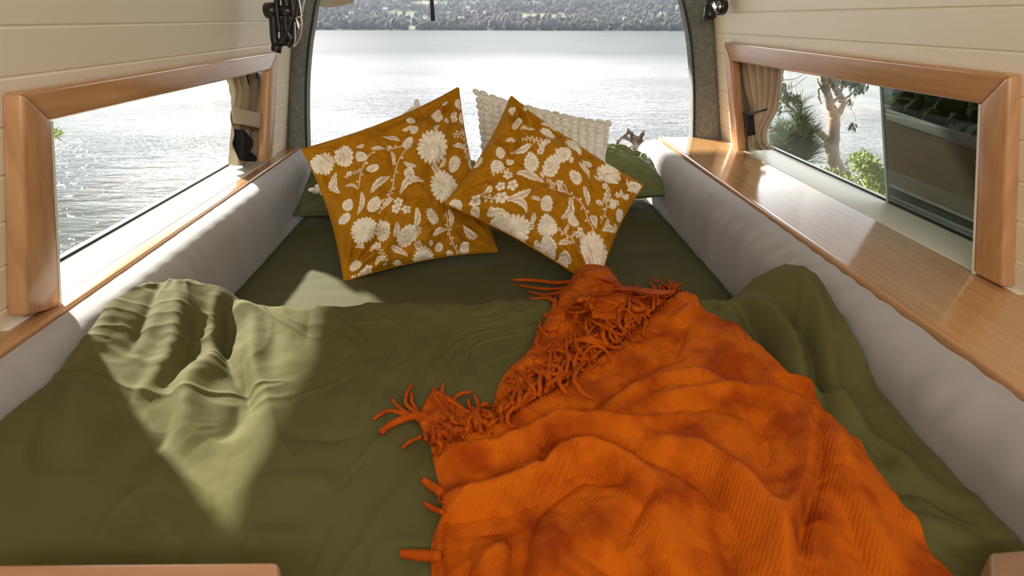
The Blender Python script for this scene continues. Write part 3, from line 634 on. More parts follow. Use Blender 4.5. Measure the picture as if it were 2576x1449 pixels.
def duvet_z(x, y, fold=True):
    x = np.asarray(x, float); y = np.asarray(y, float)
    yr = np.interp(x, yrx, yrv)+.004*np.sin(x*23)+.003*np.sin(x*51+1)
    z = np.interp(x, hx, hzv); z = z*(1-.12*sstep(.9, .4, y))
    wl = sstep(-.42, -.58, x); wr_ = sstep(.44, .545, x)
    zc = .088*(1-.10*sstep(.95, .4, y)) + .010*np.exp(-((y-.985)/.06)**2)
    z = zc*(1-wl)*(1-wr_)+np.interp(y, eyl, ezl)*wl+np.interp(y, eyr, ezr)*wr_
    if fold: z = z+folds(x, y, DF)*(1.25+.5*sstep(.36, .45, x))+.005*fbm(x*7+.6*y, y*3.2, 3)+.006*(1-np.abs(fbm(x*9+2*y, y*6+x, 2)))**3*sstep(.1,-.3,x)+.0042*rid(x*11+3*fbm(x*3, y*3, 2), y*4.5+x*2, 3)+.0018*rid(x*6+9, y*15+2*fbm(x*4, y*4, 2), 2)*sstep(.4,.5,np.abs(x))+.0012*fbm(x*26, y*19, 3)
    t = np.clip((yr-y)/.075, 0, 1); pr_ = np.sqrt(np.clip(1-(1-t)**2, 0, 1))
    return .004+(z-.004)*pr_
nx, ny = 460, 420
s_ = np.linspace(0, 1, ny)
xs = np.linspace(-.605, .563, nx); yr_ = np.interp(xs, yrx, yrv)+.004*np.sin(xs*23)+.003*np.sin(xs*51+1)
X = xs[:, None]+0*s_[None]; Y_ = yr_[:, None]*(1-s_[None]**1.25)+.24*s_[None]**1.25
Z = duvet_z(X, Y_); P = np.stack([X, Y_, Z], -1)
dv = grid_obj('duvet', P, olive); tag(dv, 'rumpled olive green duvet folded back across the bed, climbing both bolsters', 'duvet')
dv_m = dv.modifiers.new('s', 'SUBSURF'); dv_m.levels = 0; dv_m.render_levels = 0

# ---- throw
TF = [([(1095, 1215), (1200, 1235), (1340, 1190), (1420, 1135), (1500, 1125), (1590, 1165), (1650, 1225)], .022, .016, .11), ([(1180, 1285), (1320, 1268), (1400, 1200), (1470, 1165), (1560, 1190)], -.018, .013, .11),
 ([(1100, 1115), (1250, 1112), (1370, 1070), (1440, 1055), (1600, 1062), (1720, 1030)], .017, .013, .11), ([(1365, 1170), (1385, 1105), (1470, 1092), (1585, 1108)], -.016, .010, .11), ([(1640, 1100), (1780, 1130), (1890, 1220), (1950, 1320), (1990, 1440)], .018, .018, .11), ([(1640, 1135), (1740, 1165), (1810, 1230), (1880, 1330)], -.014, .014, .11),
 ([(2010, 990), (2045, 1080), (2045, 1190), (1990, 1300), (1985, 1440)], .015, .016, .11), ([(2060, 1010), (2070, 1150), (2025, 1290), (2015, 1440)], -.018, .012, .11), ([(2100, 1050), (2140, 1200), (2200, 1330), (2270, 1449)], .010, .02, .1), ([(2120, 1250), (2160, 1350), (2200, 1449)], -.008, .014, .1),
 ([(1700, 790), (1735, 765), (1760, 750)], .010, .012, .12), ([(1725, 795), (1710, 830), (1695, 870)], -.012, .011, .12), ([(1760, 790), (1820, 830), (1850, 900)], .008, .016, .12), ([(1480, 1015), (1560, 960), (1640, 905), (1720, 880)], -.011, .011, .11), ([(1500, 1040), (1620, 960), (1760, 930), (1850, 960)], .010, .014, .11), ([(1640, 1000), (1800, 965), (1900, 975), (1990, 985)], .010, .012, .11), ([(1650, 1030), (1790, 1000), (1880, 1030)], -.010, .010, .11),
 ([(1890, 1000), (1930, 1080), (1925, 1140)], -.010, .012, .11), ([(1940, 960), (1980, 1050), (2000, 1120)], .008, .013, .11), ([(1140, 1300), (1150, 1380), (1160, 1500)], -.020, .012, .1), ([(1330, 1270), (1310, 1360), (1300, 1500)], -.024, .013, .1), ([(1180, 1449), (1240, 1400), (1300, 1360)], .012, .012, .1), ([(1360, 1250), (1370, 1350), (1360, 1500)], .010, .022, .1), ([(1110, 1260), (1100, 1360), (1110, 1500)], .010, .014, .1),
 ([(1650, 1240), (1590, 1300), (1570, 1360)], -.009, .012, .1), ([(1640, 1250), (1680, 1340), (1700, 1440)], .008, .02, .1), ([(1480, 1250), (1500, 1350), (1480, 1440)], .005, .022, .1), ([(1780, 1260), (1830, 1350), (1850, 1440)], -.008, .016, .1), ([(1460, 1390), (1600, 1440), (1740, 1470)], -.012, .016, .1)]
def on_surface(u, v, off=.006, f=None):
    u = np.asarray(u, float); v = np.asarray(v, float); z = np.full(u.shape, .11)
    for _ in range(7):
        P = at(u, v, z=z); z = duvet_z(P[..., 0], P[..., 1], False)+off
    return at(u, v, z=z)
def coons(top, right, bottom, left, nu, nv):
    top = resample(catmull(top), nu); bottom = resample(catmull(bottom), nu); left = resample(catmull(left), nv); right = resample(catmull(right), nv)
    s = np.linspace(0, 1, nu)[:, None, None]; t = np.linspace(0, 1, nv)[None, :, None]
    return (1-t)*top[:, None]+t*bottom[:, None]+(1-s)*left[None]+s*right[None]-((1-s)*(1-t)*top[0]+s*(1-t)*top[-1]+(1-s)*t*bottom[0]+s*t*bottom[-1])
HEM = [(1082, 1118), (1160, 1095), (1240, 1062), (1320, 1018), (1400, 968), (1480, 905), (1560, 850), (1630, 790), (1692, 738), (1712, 726), (1755, 742)]
RIGHT = [(1755, 742), (1770, 775), (1850, 815), (1920, 870), (2010, 955), (2090, 1040), (2160, 1105), (2205, 1170), (2245, 1220), (2300, 1300), (2345, 1380), (2410, 1449), (2520, 1620)]
LEFT = [(1082, 1118), (1093, 1170), (1108, 1230), (1110, 1290), (1092, 1340), (1082, 1400), (1085, 1449), (1080, 1620)]
UV = coons(HEM, RIGHT, [(1080, 1620), (1800, 1640), (2520, 1620)], LEFT, 420, 380)
TP = on_surface(UV[..., 0], UV[..., 1], .010)
tz = folds(TP[..., 0], TP[..., 1], TF)*1.45
ar = np.linspace(0, 1, 420)[:, None]; br = np.linspace(0, 1, 380)[None]
edge = np.minimum(np.minimum(ar, 1-ar)*6, br*7); ed_ = np.clip(edge/.35, 0, 1)**.5
_a = TP[..., 0]*.8+TP[..., 1]*.6; _b2 = -TP[..., 0]*.6+TP[..., 1]*.8; tz = tz+.003*fbm(TP[..., 0]*12, TP[..., 1]*12, 4)+.007*rid(_a*4+1.5*fbm(_a*3, _b2*3, 2), _b2*8, 2)-.002
TP[..., 2] = duvet_z(TP[..., 0], TP[..., 1], False)+.003+ed_*.012+np.maximum(tz, -.013)*(.35+.65*ed_)*1.0+.0012*fbm(TP[..., 0]*60, TP[..., 1]*60, 2)
TP[..., 2] = np.maximum(TP[..., 2], duvet_z(TP[..., 0], TP[..., 1])+.0035)
# rolled ribbed hem along the fringe edge
hd = np.exp(-((br*380/9.0-1.0))**2); TP[..., 2] += .006*hd*(.8+.2*np.sin(ar*420))
thr = empty('throw_blanket', tuple(TP[200, 200]))
tb = grid_obj('throw_body', TP, orange); adopt(thr, tb)
tag(thr, 'burnt orange wool throw with a knotted fringe spread over the duvet', 'throw blanket')
OUT = [(1082, 1118), (1062, 1085), (1052, 1050), (1085, 985), (1110, 985), (1150, 1010), (1165, 1045), (1215, 1050), (1238, 1022), (1248, 985), (1270, 940), (1330, 880), (1352, 835), (1380, 790), (1400, 740), (1430, 712), (1452, 668), (1480, 656), (1520, 664), (1545, 690), (1565, 716), (1610, 722), (1660, 728), (1700, 730)]
o_ = resample(catmull(OUT), 260); h_ = resample(catmull(HEM[:9]), 260); tt = np.linspace(-.02, 1, 60)[None, :, None]
UV2 = h_[:, None]*(1-tt)+o_[:, None]*tt
FP = on_surface(UV2[..., 0], UV2[..., 1], .006); tt = tt[..., 0]; aa = np.linspace(0, 1, 260)[:, None]
du, dv_ = UV2[..., 0], UV2[..., 1]
mound = .045*np.exp(-((du-1490)/62)**2-((dv_-720)/60)**2)
FP0 = FP.copy()
zz = duvet_z(FP[..., 0], FP[..., 1], False)
zz = np.maximum(zz, .100*sstep(1330, 1400, du)*sstep(800, 770, dv_))
tip = np.clip((1-tt)*8, 0, 1)**.5
FP[..., 2] = np.maximum(FP[..., 2], zz)+tip*(.004+.012*np.abs(fbm(FP[..., 0]*20, FP[..., 1]*20, 4))+.004*np.sin(aa*60+tt*4))
# the gathered corner stands up: lift along the view of the bump
lump = .022*rid(du/70+fbm(du/60, dv_/60, 2), dv_/38, 3)*sstep(1330, 1400, du)*sstep(830, 790, dv_)*np.clip((1-tt)*5, 0, 1)*np.clip((tt+.02)*5, 0, 1)
back_ = np.where(du > 1400, sstep(.90, 1.0, tt), 0)
FPm = at(du, dv_, z=np.clip((FP[..., 2]+mound+lump)*(1-.93*back_), .008, .3)); FP = FPm
ff = grid_obj('turned_edge', FP, orange); solidify(ff, .003); adopt(thr, ff)

# fringe
def strand(px, r=.0045, h0=.012, parent=thr, wob=.0003, hs=None):
    px = resample(catmull(px, 6), max(10, 4*len(px))); n = len(px)
    h = np.interp(np.linspace(0, 1, n), np.linspace(0, 1, len(hs)), hs) if hs else np.full(n, h0)
    P = on_surface(px[:, 0], px[:, 1], 0); 
    z = duvet_z(P[:, 0], P[:, 1], True); z = np.maximum(z, P[:, 2]*0+.004)
    P = at(px[:, 0], px[:, 1], z=z+h); P += rng.normal(0, wob, P.shape)*np.array([1, 1, .5])
    return tube_geo(P, [r, r*1.05, r*.95, r*.8], 7)
STR = [([(1075, 1062), (1010, 1040), (970, 1035), (940, 1056)], .0035), ([(1060, 1055), (1012, 1032), (985, 1003)], .003), ([(1055, 1045), (1020, 1015), (1026, 985), (1038, 968)], .003), ([(1060, 1050), (1036, 1012), (1036, 988)], .003), ([(1075, 1045), (1020, 1052), (975, 1074), (960, 1088)], .006), ([(1205, 1062), (1182, 1025), (1178, 1003)], .003), ([(1222, 1050), (1205, 1020), (1192, 992)], .003), ([(1138, 1030), (1145, 1002), (1162, 990), (1186, 986)], .0032), ([(1130, 1010), (1112, 990), (1117, 965)], .003), ([(1060, 1100), (1030, 1112), (1014, 1127)], .003),
 ([(1460, 705), (1400, 712), (1350, 706), (1290, 704)], .005), ([(1450, 722), (1390, 728), (1340, 724), (1305, 716)], .004), ([(1420, 732), (1370, 742), (1330, 733)], .0035), ([(1400, 758), (1370, 742), (1352, 742)], .003), ([(1400, 765), (1375, 750), (1335, 752)], .003), ([(1500, 850), (1450, 812), (1410, 792), (1366, 793)], .005), ([(1110, 1240), (1085, 1222), (1065, 1208)], .006), ([(1115, 1290), (1090, 1280), (1068, 1264)], .0035), ([(1110, 1398), (1060, 1398), (1008, 1392)], .0062), ([(1120, 1265), (1105, 1258), (1108, 1240)], .0022), ([(1100, 1130), (1104, 1150), (1102, 1168)], .003),
 ([(1700, 742), (1680, 760), (1640, 775), (1600, 810)], .004), ([(1695, 728), (1665, 722), (1640, 760), (1610, 790)], .0045), ([(1140, 1060), (1110, 1020), (1090, 990), (1095, 975)], .0035), ([(1240, 1090), (1210, 1140), (1130, 1125), (1120, 1100)], .003)]
hemc = resample(catmull(HEM[:10]), 400)
for k in range(78):
    f = (k+random.random())/78; i = int(f*399); b0 = hemc[i]; T = hemc[min(399, i+3)]-hemc[max(0, i-3)]; T = T/np.linalg.norm(T); Nn = np.array([T[1], -T[0]])
    if Nn[1] > 0: Nn = -Nn
    Nn = np.array([-abs(T[1]), -abs(T[0])]); wid = np.interp(f, [0, .1, .25, .4, .6, .8, 1], [75, 60, 60, 100, 120, 105, 35])
    pts = [b0+T*random.gauss(0, 2)]; ang = random.gauss(0, .7); cur = b0.copy(); d = Nn
    ln = wid*random.uniform(.7, 1.15); ns = 5; cv_ = random.gauss(0, .42)
    for j in range(ns):
        c, s = math.cos(ang), math.sin(ang); dd = np.array([d[0]*c-d[1]*s, d[0]*s+d[1]*c]); cur = cur+dd*ln/ns; ang += cv_+random.gauss(0, .25); pts.append(cur.copy())
    STR.append((pts, random.uniform(.0028, .0042)))
for k, (px, r) in enumerate(STR):
    gen = k >= 25; 
    hs = [.016, .022+random.uniform(0, .012), .018+random.uniform(0, .012), .012] if gen else [.014, .008, .006, .006]
    V, Fc = strand([tuple(p) for p in px], r*.9, parent=thr, hs=hs); s = mesh_obj('fringe_strand', V, Fc, orangef); adopt(thr, s)
mbx = MB()
for k in range(90):
    i = random.randint(0, 399); b0 = hemc[i]; f = i/399; wid = np.interp(f, [0, .1, .25, .4, .6, .8, 1], [55, 40, 45, 80, 110, 90, 30])
    T = hemc[min(399, i+3)]-hemc[max(0, i-3)]; T = T/np.linalg.norm(T); c0 = b0+np.array([-abs(T[1]), -abs(T[0])])*wid*random.random()**.8; pts = [c0]; ang = random.uniform(0, 2*PI)
    for j in range(4): pts.append(pts[-1]+np.array([math.cos(ang), math.sin(ang)])*wid*.17); ang += random.gauss(0, .8)
    V, Fc = strand([tuple(p) for p in pts], random.uniform(.0022, .0034), hs=[.008, .018, .02, .010]); mbx.add(V, Fc)
tg_ = mbx.build('tangled_fringe', orangef); tag(tg_, kind='stuff'); adopt(thr, tg_)

# foreground boards
def board(name, pts_px, z, th, lab, mt, rad):
    P = [at(u, v, z=z) for u, v in pts_px]; o = hexa(name, [(*p[:2], z-th) for p in P], [(*p[:2], z) for p in P], mt, None, bev=rad); tag(o, lab, 'board'); return o
board('foreground_board', [(-120, 1416), (702, 1409), (702, 1640), (-120, 1650)], .150, .058, 'timber board with a rounded corner at the foot of the bed, bottom left', two('satin_timber', (.50, .235, .12), (.60, .30, .16), 2, .35, (3, 14, 14)), .006)
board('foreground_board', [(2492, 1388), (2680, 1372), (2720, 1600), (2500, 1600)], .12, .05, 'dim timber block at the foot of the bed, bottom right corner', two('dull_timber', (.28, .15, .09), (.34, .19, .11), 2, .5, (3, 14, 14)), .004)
# ------------------------------------------------------------------ pillows
CREAM = np.array([.95, .87, .72]); BROWN = np.array([.42, .18, .05]); OCHRE = np.array([.43, .18, .004])
class Print:
    """floral print drawn into the vertex colours of a finely divided cover (u, v in metres on the cloth)"""
    def __init__(s, U, V): s.U = U; s.V = V; s.c = np.full(U.shape, 0.0); s.l = np.zeros(U.shape)   # c: cream amount, l: line amount
    def win(s, x, y, r):
        iu = np.where((np.abs(s.U[:, 0]-x) < r))[0]; iv = np.where(np.abs(s.V[0]-y) < r)[0]
        if len(iu) == 0 or len(iv) == 0: return None
        return slice(iu[0], iu[-1]+1), slice(iv[0], iv[-1]+1)
    def put(s, w, m, c, l):
        s.c[w] = np.where(m, c, s.c[w]); s.l[w] = np.where(m, l, s.l[w])
    def flower(s, x, y, R, rings=4, n=13, off=(0, 0), sq=1.0, rot=0.0):
        w = s.win(x, y, R*1.6); 
        if w is None: return
        for k in range(rings):
            f = 1-k/(rings+.0); cx = x+off[0]*(1-f); cy = y+off[1]*(1-f)
            dx = s.U[w]-cx; dy = s.V[w]-cy; c_, s_ = math.cos(rot), math.sin(rot); a = dx*c_+dy*s_; b = (-dx*s_+dy*c_)/sq
            r = np.hypot(a, b); t = np.arctan2(b, a); nk = max(5, int(n*(.55+.45*f))); ph = k*1.3+rot*3+x*50
            pet = np.abs(np.cos(nk*(t-ph)/2)); Bk = R*f*(.76+.24*pet**.6+.03*np.sin(3*t+x*90)); m = r < Bk; q = r/Bk
            shade = np.clip(.55+.85*(q-.45)*1.5, .45, 1); line = np.where((pet < .20) & (q > .35), .8, 0)+np.where(q > .93, .45, 0)+np.where((np.abs(np.cos(nk*(t-ph)*1.5)) < .22) & (q < .8), .4, 0)
            s.put(w, m, shade, np.clip(line, 0, 1))
    def small(s, x, y, R):
        w = s.win(x, y, R*1.3)
        if w is None: return
        dx = s.U[w]-x; dy = s.V[w]-y; r = np.hypot(dx, dy); t = np.arctan2(dy, dx)+x*70; pet = np.abs(np.cos(2.5*t)); Bk = R*(.62+.38*pet**.7); m = r < Bk; q = r/Bk
        s.put(w, m, np.clip(.5+.6*q, 0, 1), np.clip(np.where((pet < .25) & (q > .3), .7, 0)+np.where(r < R*.2, .9, 0)+np.where(q > .9, .35, 0), 0, 1))
    def leaf(s, a, b, wd, cv=.0):
        a = np.array(a); b = np.array(b); d = b-a; ln = np.hypot(*d); c0 = (a+b)/2; w = s.win(c0[0], c0[1], ln*.75+wd)
        if w is None or ln < 1e-4: return
        e = d/ln; dx = s.U[w]-a[0]; dy = s.V[w]-a[1]; p = (dx*e[0]+dy*e[1])/ln; q = -dx*e[1]+dy*e[0]; q = q-cv*ln*np.sin(PI*np.clip(p, 0, 1))
        hw = wd*np.sin(PI*np.clip(p, 0, 1)**.85)**.8*(1+.22*np.abs(np.sin(p*16))-.1); m = (p > 0) & (p < 1) & (np.abs(q) < hw); k = np.abs(q)/(hw+1e-9)
        s.put(w, m, np.clip(.45+.6*k, 0, 1), np.clip(np.where(np.abs(q) < wd*.09, .9, 0)+np.where(np.abs(np.sin(p*20-k*2.2)) < .2, .5, 0)*(k < .85)+np.where(k > .9, .35, 0), 0, 1))
    def stem(s, P, r=.0016):
        P = np.array(P); Q = resample(catmull(P, 6), 30); c0 = Q.mean(0); w = s.win(c0[0], c0[1], np.abs(Q-c0).max()+.01)
        if w is None: return
        d, t = pdist(s.U[w], s.V[w], Q); m = (d < r) & (s.c[w] == 0); s.put(w, m, .62, .25)
        for k in range(2, 28, 3):
            T = Q[k+1]-Q[k-1]; T /= np.linalg.norm(T)+1e-9; sg = 1 if (k//3) % 2 else -1; c = Q[k]+np.array([-T[1], T[0]])*sg*.0055+T*.003
            m = (np.hypot(s.U[w]-c[0], (s.V[w]-c[1])) < .0028) & (s.c[w] == 0); s.put(w, m, .8, 0)
    def color(s):
        c = s.c[..., None]; l = s.l[..., None]; sh = np.where(c > 0, np.clip(.25+.75*c, 0, 1), 0)
        col = OCHRE*(1-sh)+CREAM*sh; return col*(1-l*.6*(c > 0))+BROWN*l*.6*(c > 0)
def cushion(name, C, T, n, m, pinch=.07, wr=.0, back=True, seed=0, nb=60, parent=None, push=None, sag=0, pw=.5, thin=0):
    """C: corners bl, br, tr, tl (3-D), T half thickness; returns front grid (P) too"""
    C = [np.array(c, float) for c in C]
    nrm = np.cross(C[1]-C[0], C[3]-C[0]); nrm /= np.linalg.norm(nrm)
    if nrm[1] > 0: nrm = -nrm
    def surf(n_, sg):
        s, t = np.meshgrid(np.linspace(-1, 1, n_), np.linspace(-1, 1, n_), indexing='ij')
        s2 = s*(1-pinch*(1-t*t)); t2 = t*(1-pinch*(1-s*s)); a = (s2+1)/2; b = (t2+1)/2
        P = C[0]*((1-a)*(1-b))[..., None]+C[1]*(a*(1-b))[..., None]+C[2]*(a*b)[..., None]+C[3]*((1-a)*b)[..., None]
        h = T*((1-s**2)*(1-t**2))**pw
        nz = (fbm(s*2.2+seed, t*2.2+seed*3, 4)*.012+fbm(s*5+seed*7, t*5, 3)*.004)*wr*np.clip(((1-s**2)*(1-t**2))*6, 0, 1)
        # gathers running out of the corners
        for cs in (-1, 1):
            for ct in (-1, 1):
                r = np.hypot(s-cs, t-ct); an = np.arctan2(t-ct, s-cs); nz = nz+wr*.0045*np.sin(an*16+seed+3*cs)*np.exp(-((r-.38)/.25)**2)*np.clip(((1-s**2)*(1-t**2))*8, 0, 1)
        if push is not None: nz = nz+push(s, t)
        h = h*(sg if sg > 0 else -1)
        P = P+nrm*(h+nz*(1 if sg > 0 else -.5))[..., None]
        return P, s2, t2
    P, s2, t2 = surf(n, 1)
    return P, s2, t2, surf, nrm
def lum(C): return (np.linalg.norm(C[1]-C[0])+np.linalg.norm(C[2]-C[3]))/2, (np.linalg.norm(C[3]-C[0])+np.linalg.norm(C[2]-C[1]))/2
def orange_pillow(C, T, lab, motifs, seed, push=None):
    n = 430; P, s2, t2, surf, nrm = cushion('p', C, T, n, None, .075, 1.7, seed=seed, push=push)
    C = [np.array(c, float) for c in C]; w, h = lum(C)
    s, t = np.meshgrid(np.linspace(-1, 1, n), np.linspace(-1, 1, n), indexing='ij'); U = s*w/2; Vv = t*h/2
    pu, pv = proj(P); sub = 4; A = np.stack([pu[::sub, ::sub].ravel(), pv[::sub, ::sub].ravel()], 1); us = U[::sub, ::sub].ravel(); vs = Vv[::sub, ::sub].ravel()
    def uv(cx, cy):
        x = 700+cx/2.576; y = 200+cy/2.576; d = (A[:, 0]-x)**2+(A[:, 1]-y)**2; ii = np.argsort(d)[:3]; wt = 1/(d[ii]+.5); return np.array([(us[ii]*wt).sum(), (vs[ii]*wt).sum()])/wt.sum()
    pr = Print(U, Vv); dist = np.linalg.norm(P[n//2, n//2]-CAM); sc = dist/F/2.576
    for pts in motifs['T']: pr.stem([uv(*p) for p in pts])
    for l in motifs['L']: a = uv(l[0], l[1]); b = uv(l[2], l[3]); pr.leaf(a, b, l[4]*sc*.55, l[5] if len(l) > 5 else .1)
    for f in motifs['F']:
        c = uv(f[0], f[1]); R = f[2]*sc*1.15; hsh = (f[0]*13+f[1]*7) % 6.28; of = np.array([math.cos(hsh), math.sin(hsh)])*R*.5
        pr.flower(c[0], c[1], R, 3, 15, of, .78, hsh+1.57)
    for f in motifs['C']: c = uv(f[0], f[1]); R = f[2]*sc*1.15; pr.flower(c[0], c[1], R, 6, 19, (0, R*.15), .95, f[0]*.01)
    for f in motifs['S']: c = uv(f[0], f[1]); pr.small(c[0], c[1], f[2]*sc*1.2)
    col = pr.color()
    r = empty('floral_cushion', tuple(P.mean((0, 1))))
    fo = grid_obj('printed_cover', P, whitefl); vcol(fo, col.reshape(-1, 3)); adopt(r, fo)
    Pb, _, _ = surf(90, -1); ba = grid_obj('back_cover', Pb[:, ::-1], whitefl); vcol(ba, np.tile(OCHRE, (8100, 1))); adopt(r, ba)
    ring = np.concatenate([P[:, 0], P[-1, 1:], P[-2::-1, -1], P[0, -2:0:-1]]); V, Fc = tube_geo(ring[::5], .0022, 6); ho = mesh_obj('seam', V, Fc, whitefl); vcol(ho, np.tile(OCHRE*.9, (len(V), 1))); adopt(r, ho)
    tag(r, lab, 'cushion', 'floral cushions on the bed')
    return P
ML = dict(C=[(1000, 430, 105), (555, 970, 80), (285, 545, 72), (940, 1180, 70), (1075, 690, 100)],
 F=[(425, 495, 66), (835, 1010, 66), (1000, 885, 52), (1140, 545, 48), (540, 500, 38), (610, 575, 38), (450, 815, 42), (680, 980, 56), (850, 610, 45), (1030, 235, 46), (1175, 160, 38), (1210, 250, 36), (880, 325, 33), (1240, 670, 42), (1205, 1090, 38), (1040, 1090, 30), (1110, 1145, 28), (500, 1210, 38), (860, 265, 32), (1305, 540, 42), (430, 900, 40), (620, 815, 52), (840, 410, 40)],
 S=[(780, 795, 28), (765, 835, 28), (830, 838, 28), (1092, 265, 20), (1135, 230, 20), (1140, 262, 20), (580, 1230, 28), (545, 1275, 28), (1210, 740, 30), (490, 1300, 18), (460, 610, 16), (640, 1080, 24), (720, 440, 14), (760, 1110, 12), (990, 1060, 14)],
 L=[(600, 735, 725, 625, 42), (950, 660, 785, 750, 50, -.25), (900, 830, 880, 975, 40), (540, 725, 510, 880, 32), (1230, 460, 1250, 590, 28), (1130, 430, 1225, 460, 25), (730, 460, 745, 560, 24), (895, 565, 805, 530, 25), (600, 450, 690, 450, 20), (435, 690, 520, 715, 25), (770, 920, 745, 1025, 35), (730, 1080, 840, 1150, 40), (1000, 1010, 1100, 970, 30), (1105, 840, 1115, 960, 30), (1290, 1030, 1195, 940, 35), (630, 1210, 700, 1150, 30, .3), (740, 1190, 810, 1240, 25), (680, 370, 790, 400, 35), (370, 600, 400, 740, 50, -.2), (1085, 505, 1040, 570, 25), (680, 830, 750, 770, 30), (500, 1080, 560, 1100, 24), (370, 640, 330, 720, 34), (690, 1000, 660, 900, 26), (1010, 330, 1050, 290, 30), (600, 1120, 640, 1060, 24), (870, 300, 800, 330, 26), (560, 420, 500, 440, 20), (1060, 170, 1100, 150, 22)],
 T=[[(870, 430), (800, 490), (755, 600), (745, 690), (700, 800), (650, 870)], [(800, 430), (690, 450), (600, 480), (540, 590), (520, 700)], [(1230, 330), (1215, 430), (1225, 520)], [(1000, 540), (1040, 600)], [(1085, 860), (1110, 1000), (1140, 1080), (1180, 1140)], [(650, 1090), (690, 1160), (700, 1200)], [(890, 1050), (930, 1110)], [(430, 630), (500, 600), (540, 590)], [(1130, 350), (1180, 360), (1230, 330)], [(640, 770), (700, 790), (740, 700)], [(930, 960), (890, 1000), (870, 1040)]])
MR = dict(C=[(2140, 620, 85), (1520, 1000, 95), (2040, 1120, 105), (1915, 430, 64), (1745, 950, 60)],
 F=[(1770, 560, 64), (1640, 540, 62), (1930, 630, 48), (1750, 1080, 52), (1420, 555, 42), (1500, 535, 28), (1850, 480, 56), (1745, 360, 56), (1550, 280, 38), (1515, 205, 28), (2000, 550, 42), (2310, 700, 56), (2240, 750, 38), (1740, 810, 50), (1145, 830, 46), (1390, 975, 42), (1915, 910, 42), (2165, 820, 28), (2080, 800, 28), (2210, 880, 38), (1440, 470, 38), (1730, 1170, 40), (1820, 1230, 36), (2160, 560, 50), (2070, 1180, 70), (1290, 540, 40), (1480, 930, 50), (1520, 1070, 50)],
 S=[(1440, 690, 28), (1520, 680, 32), (1275, 790, 30), (1450, 760, 36), (1710, 430, 22), (1740, 400, 22), (1700, 465, 22), (1780, 710, 24), (1820, 670, 24), (1830, 710, 22), (2200, 750, 18), (2160, 790, 18), (2195, 800, 20), (1925, 1000, 25), (1960, 985, 25), (1965, 1020, 25), (1490, 620, 30), (1640, 200, 16), (1600, 190, 14), (1900, 520, 14), (2120, 690, 16)],
 L=[(1540, 610, 1725, 665, 48), (1640, 710, 1480, 770, 44), (1500, 780, 1610, 870, 46, .3), (1385, 690, 1310, 750, 35), (1890, 760, 1830, 900, 48, .25), (1980, 690, 2005, 820, 42), (1495, 470, 1650, 420, 42, -.2), (1565, 330, 1680, 330, 28), (1950, 530, 2020, 650, 30), (1250, 840, 1270, 960, 38), (1350, 870, 1480, 870, 45), (2020, 880, 2060, 970, 32), (2045, 620, 2100, 660, 25), (2180, 930, 2210, 1010, 26), (1660, 860, 1640, 930, 28), (1680, 1040, 1630, 1130, 32, .2), (1820, 1140, 1900, 1190, 40), (1815, 1070, 1900, 1050, 25), (2100, 980, 2190, 1000, 38), (1700, 290, 1830, 325, 28), (2140, 900, 2110, 960, 24), (1740, 1200, 1800, 1150, 30), (2010, 1010, 1960, 1080, 30), (1390, 820, 1360, 860, 20), (1700, 600, 1720, 640, 24), (2250, 640, 2290, 740, 20), (1640, 760, 1700, 790, 26), (1790, 450, 1860, 520, 26), (1470, 400, 1540, 395, 26), (1880, 940, 1850, 980, 22), (1640, 1110, 1720, 1180, 28)],
 T=[[(1850, 680), (1930, 770), (1990, 850), (2030, 950), (2060, 1010)], [(1740, 950), (1830, 980), (1890, 1020), (1915, 1060)], [(2110, 660), (2130, 760), (2120, 850), (2090, 930)], [(1660, 950), (1620, 950)], [(1330, 760), (1420, 775), (1500, 770)], [(2150, 720), (2120, 790)], [(1560, 1010), (1600, 940)], [(1720, 400), (1640, 380), (1580, 400)], [(1740, 640), (1790, 690)], [(1380, 600), (1440, 580), (1500, 600)], [(1640, 170), (1690, 220), (1730, 240)]])
def plane_pts(P1, P2, lean, pts):
    P1 = np.array(P1); h = np.array(P2)-P1; h[2] = 0; h /= np.linalg.norm(h); b = np.array([-h[1], h[0], 0]); u = b*math.sin(math.radians(lean))+np.array([0, 0, 1])*math.cos(math.radians(lean)); n = np.cross(h, u)
    return [onplane(*q, P1, n) for q in pts]
CL = plane_pts((-.353, 1.336, .004), (.03, 1.46, 0), 35, [(866, 708), (1252, 634), (1153, 220), (760, 376)])
CR = plane_pts((.2, 1.255, .004), (.45, 1.275, 0), 42, [(1505, 728), (1619, 466), (1286, 242), (1118, 512)])
def pushL(s, t): return -.022*np.exp(-((s+.62-.3*(t+1))/.10)**2-((t+.66)/.16)**2)-.012*np.exp(-((s+.2)/.16)**2-((t+.8)/.10)**2)+.014*np.exp(-((s+.6)/.2)**2-((t+.85)/.12)**2)
def pushR(s, t): return -.016*np.exp(-((s-.25)/.25)**2-((t-.62-.2*s)/.06)**2)+.016*np.exp(-((s-.3)/.3)**2-((t-.45-.2*s)/.12)**2)
orange_pillow(CL, .062, 'mustard floral cushion on the left, with its lower left corner crumpled on the sheet', ML, 3, pushL)
orange_pillow(CR, .062, 'mustard floral cushion standing on its corner, right of the pair, foot under the throw', MR, 8, pushR)

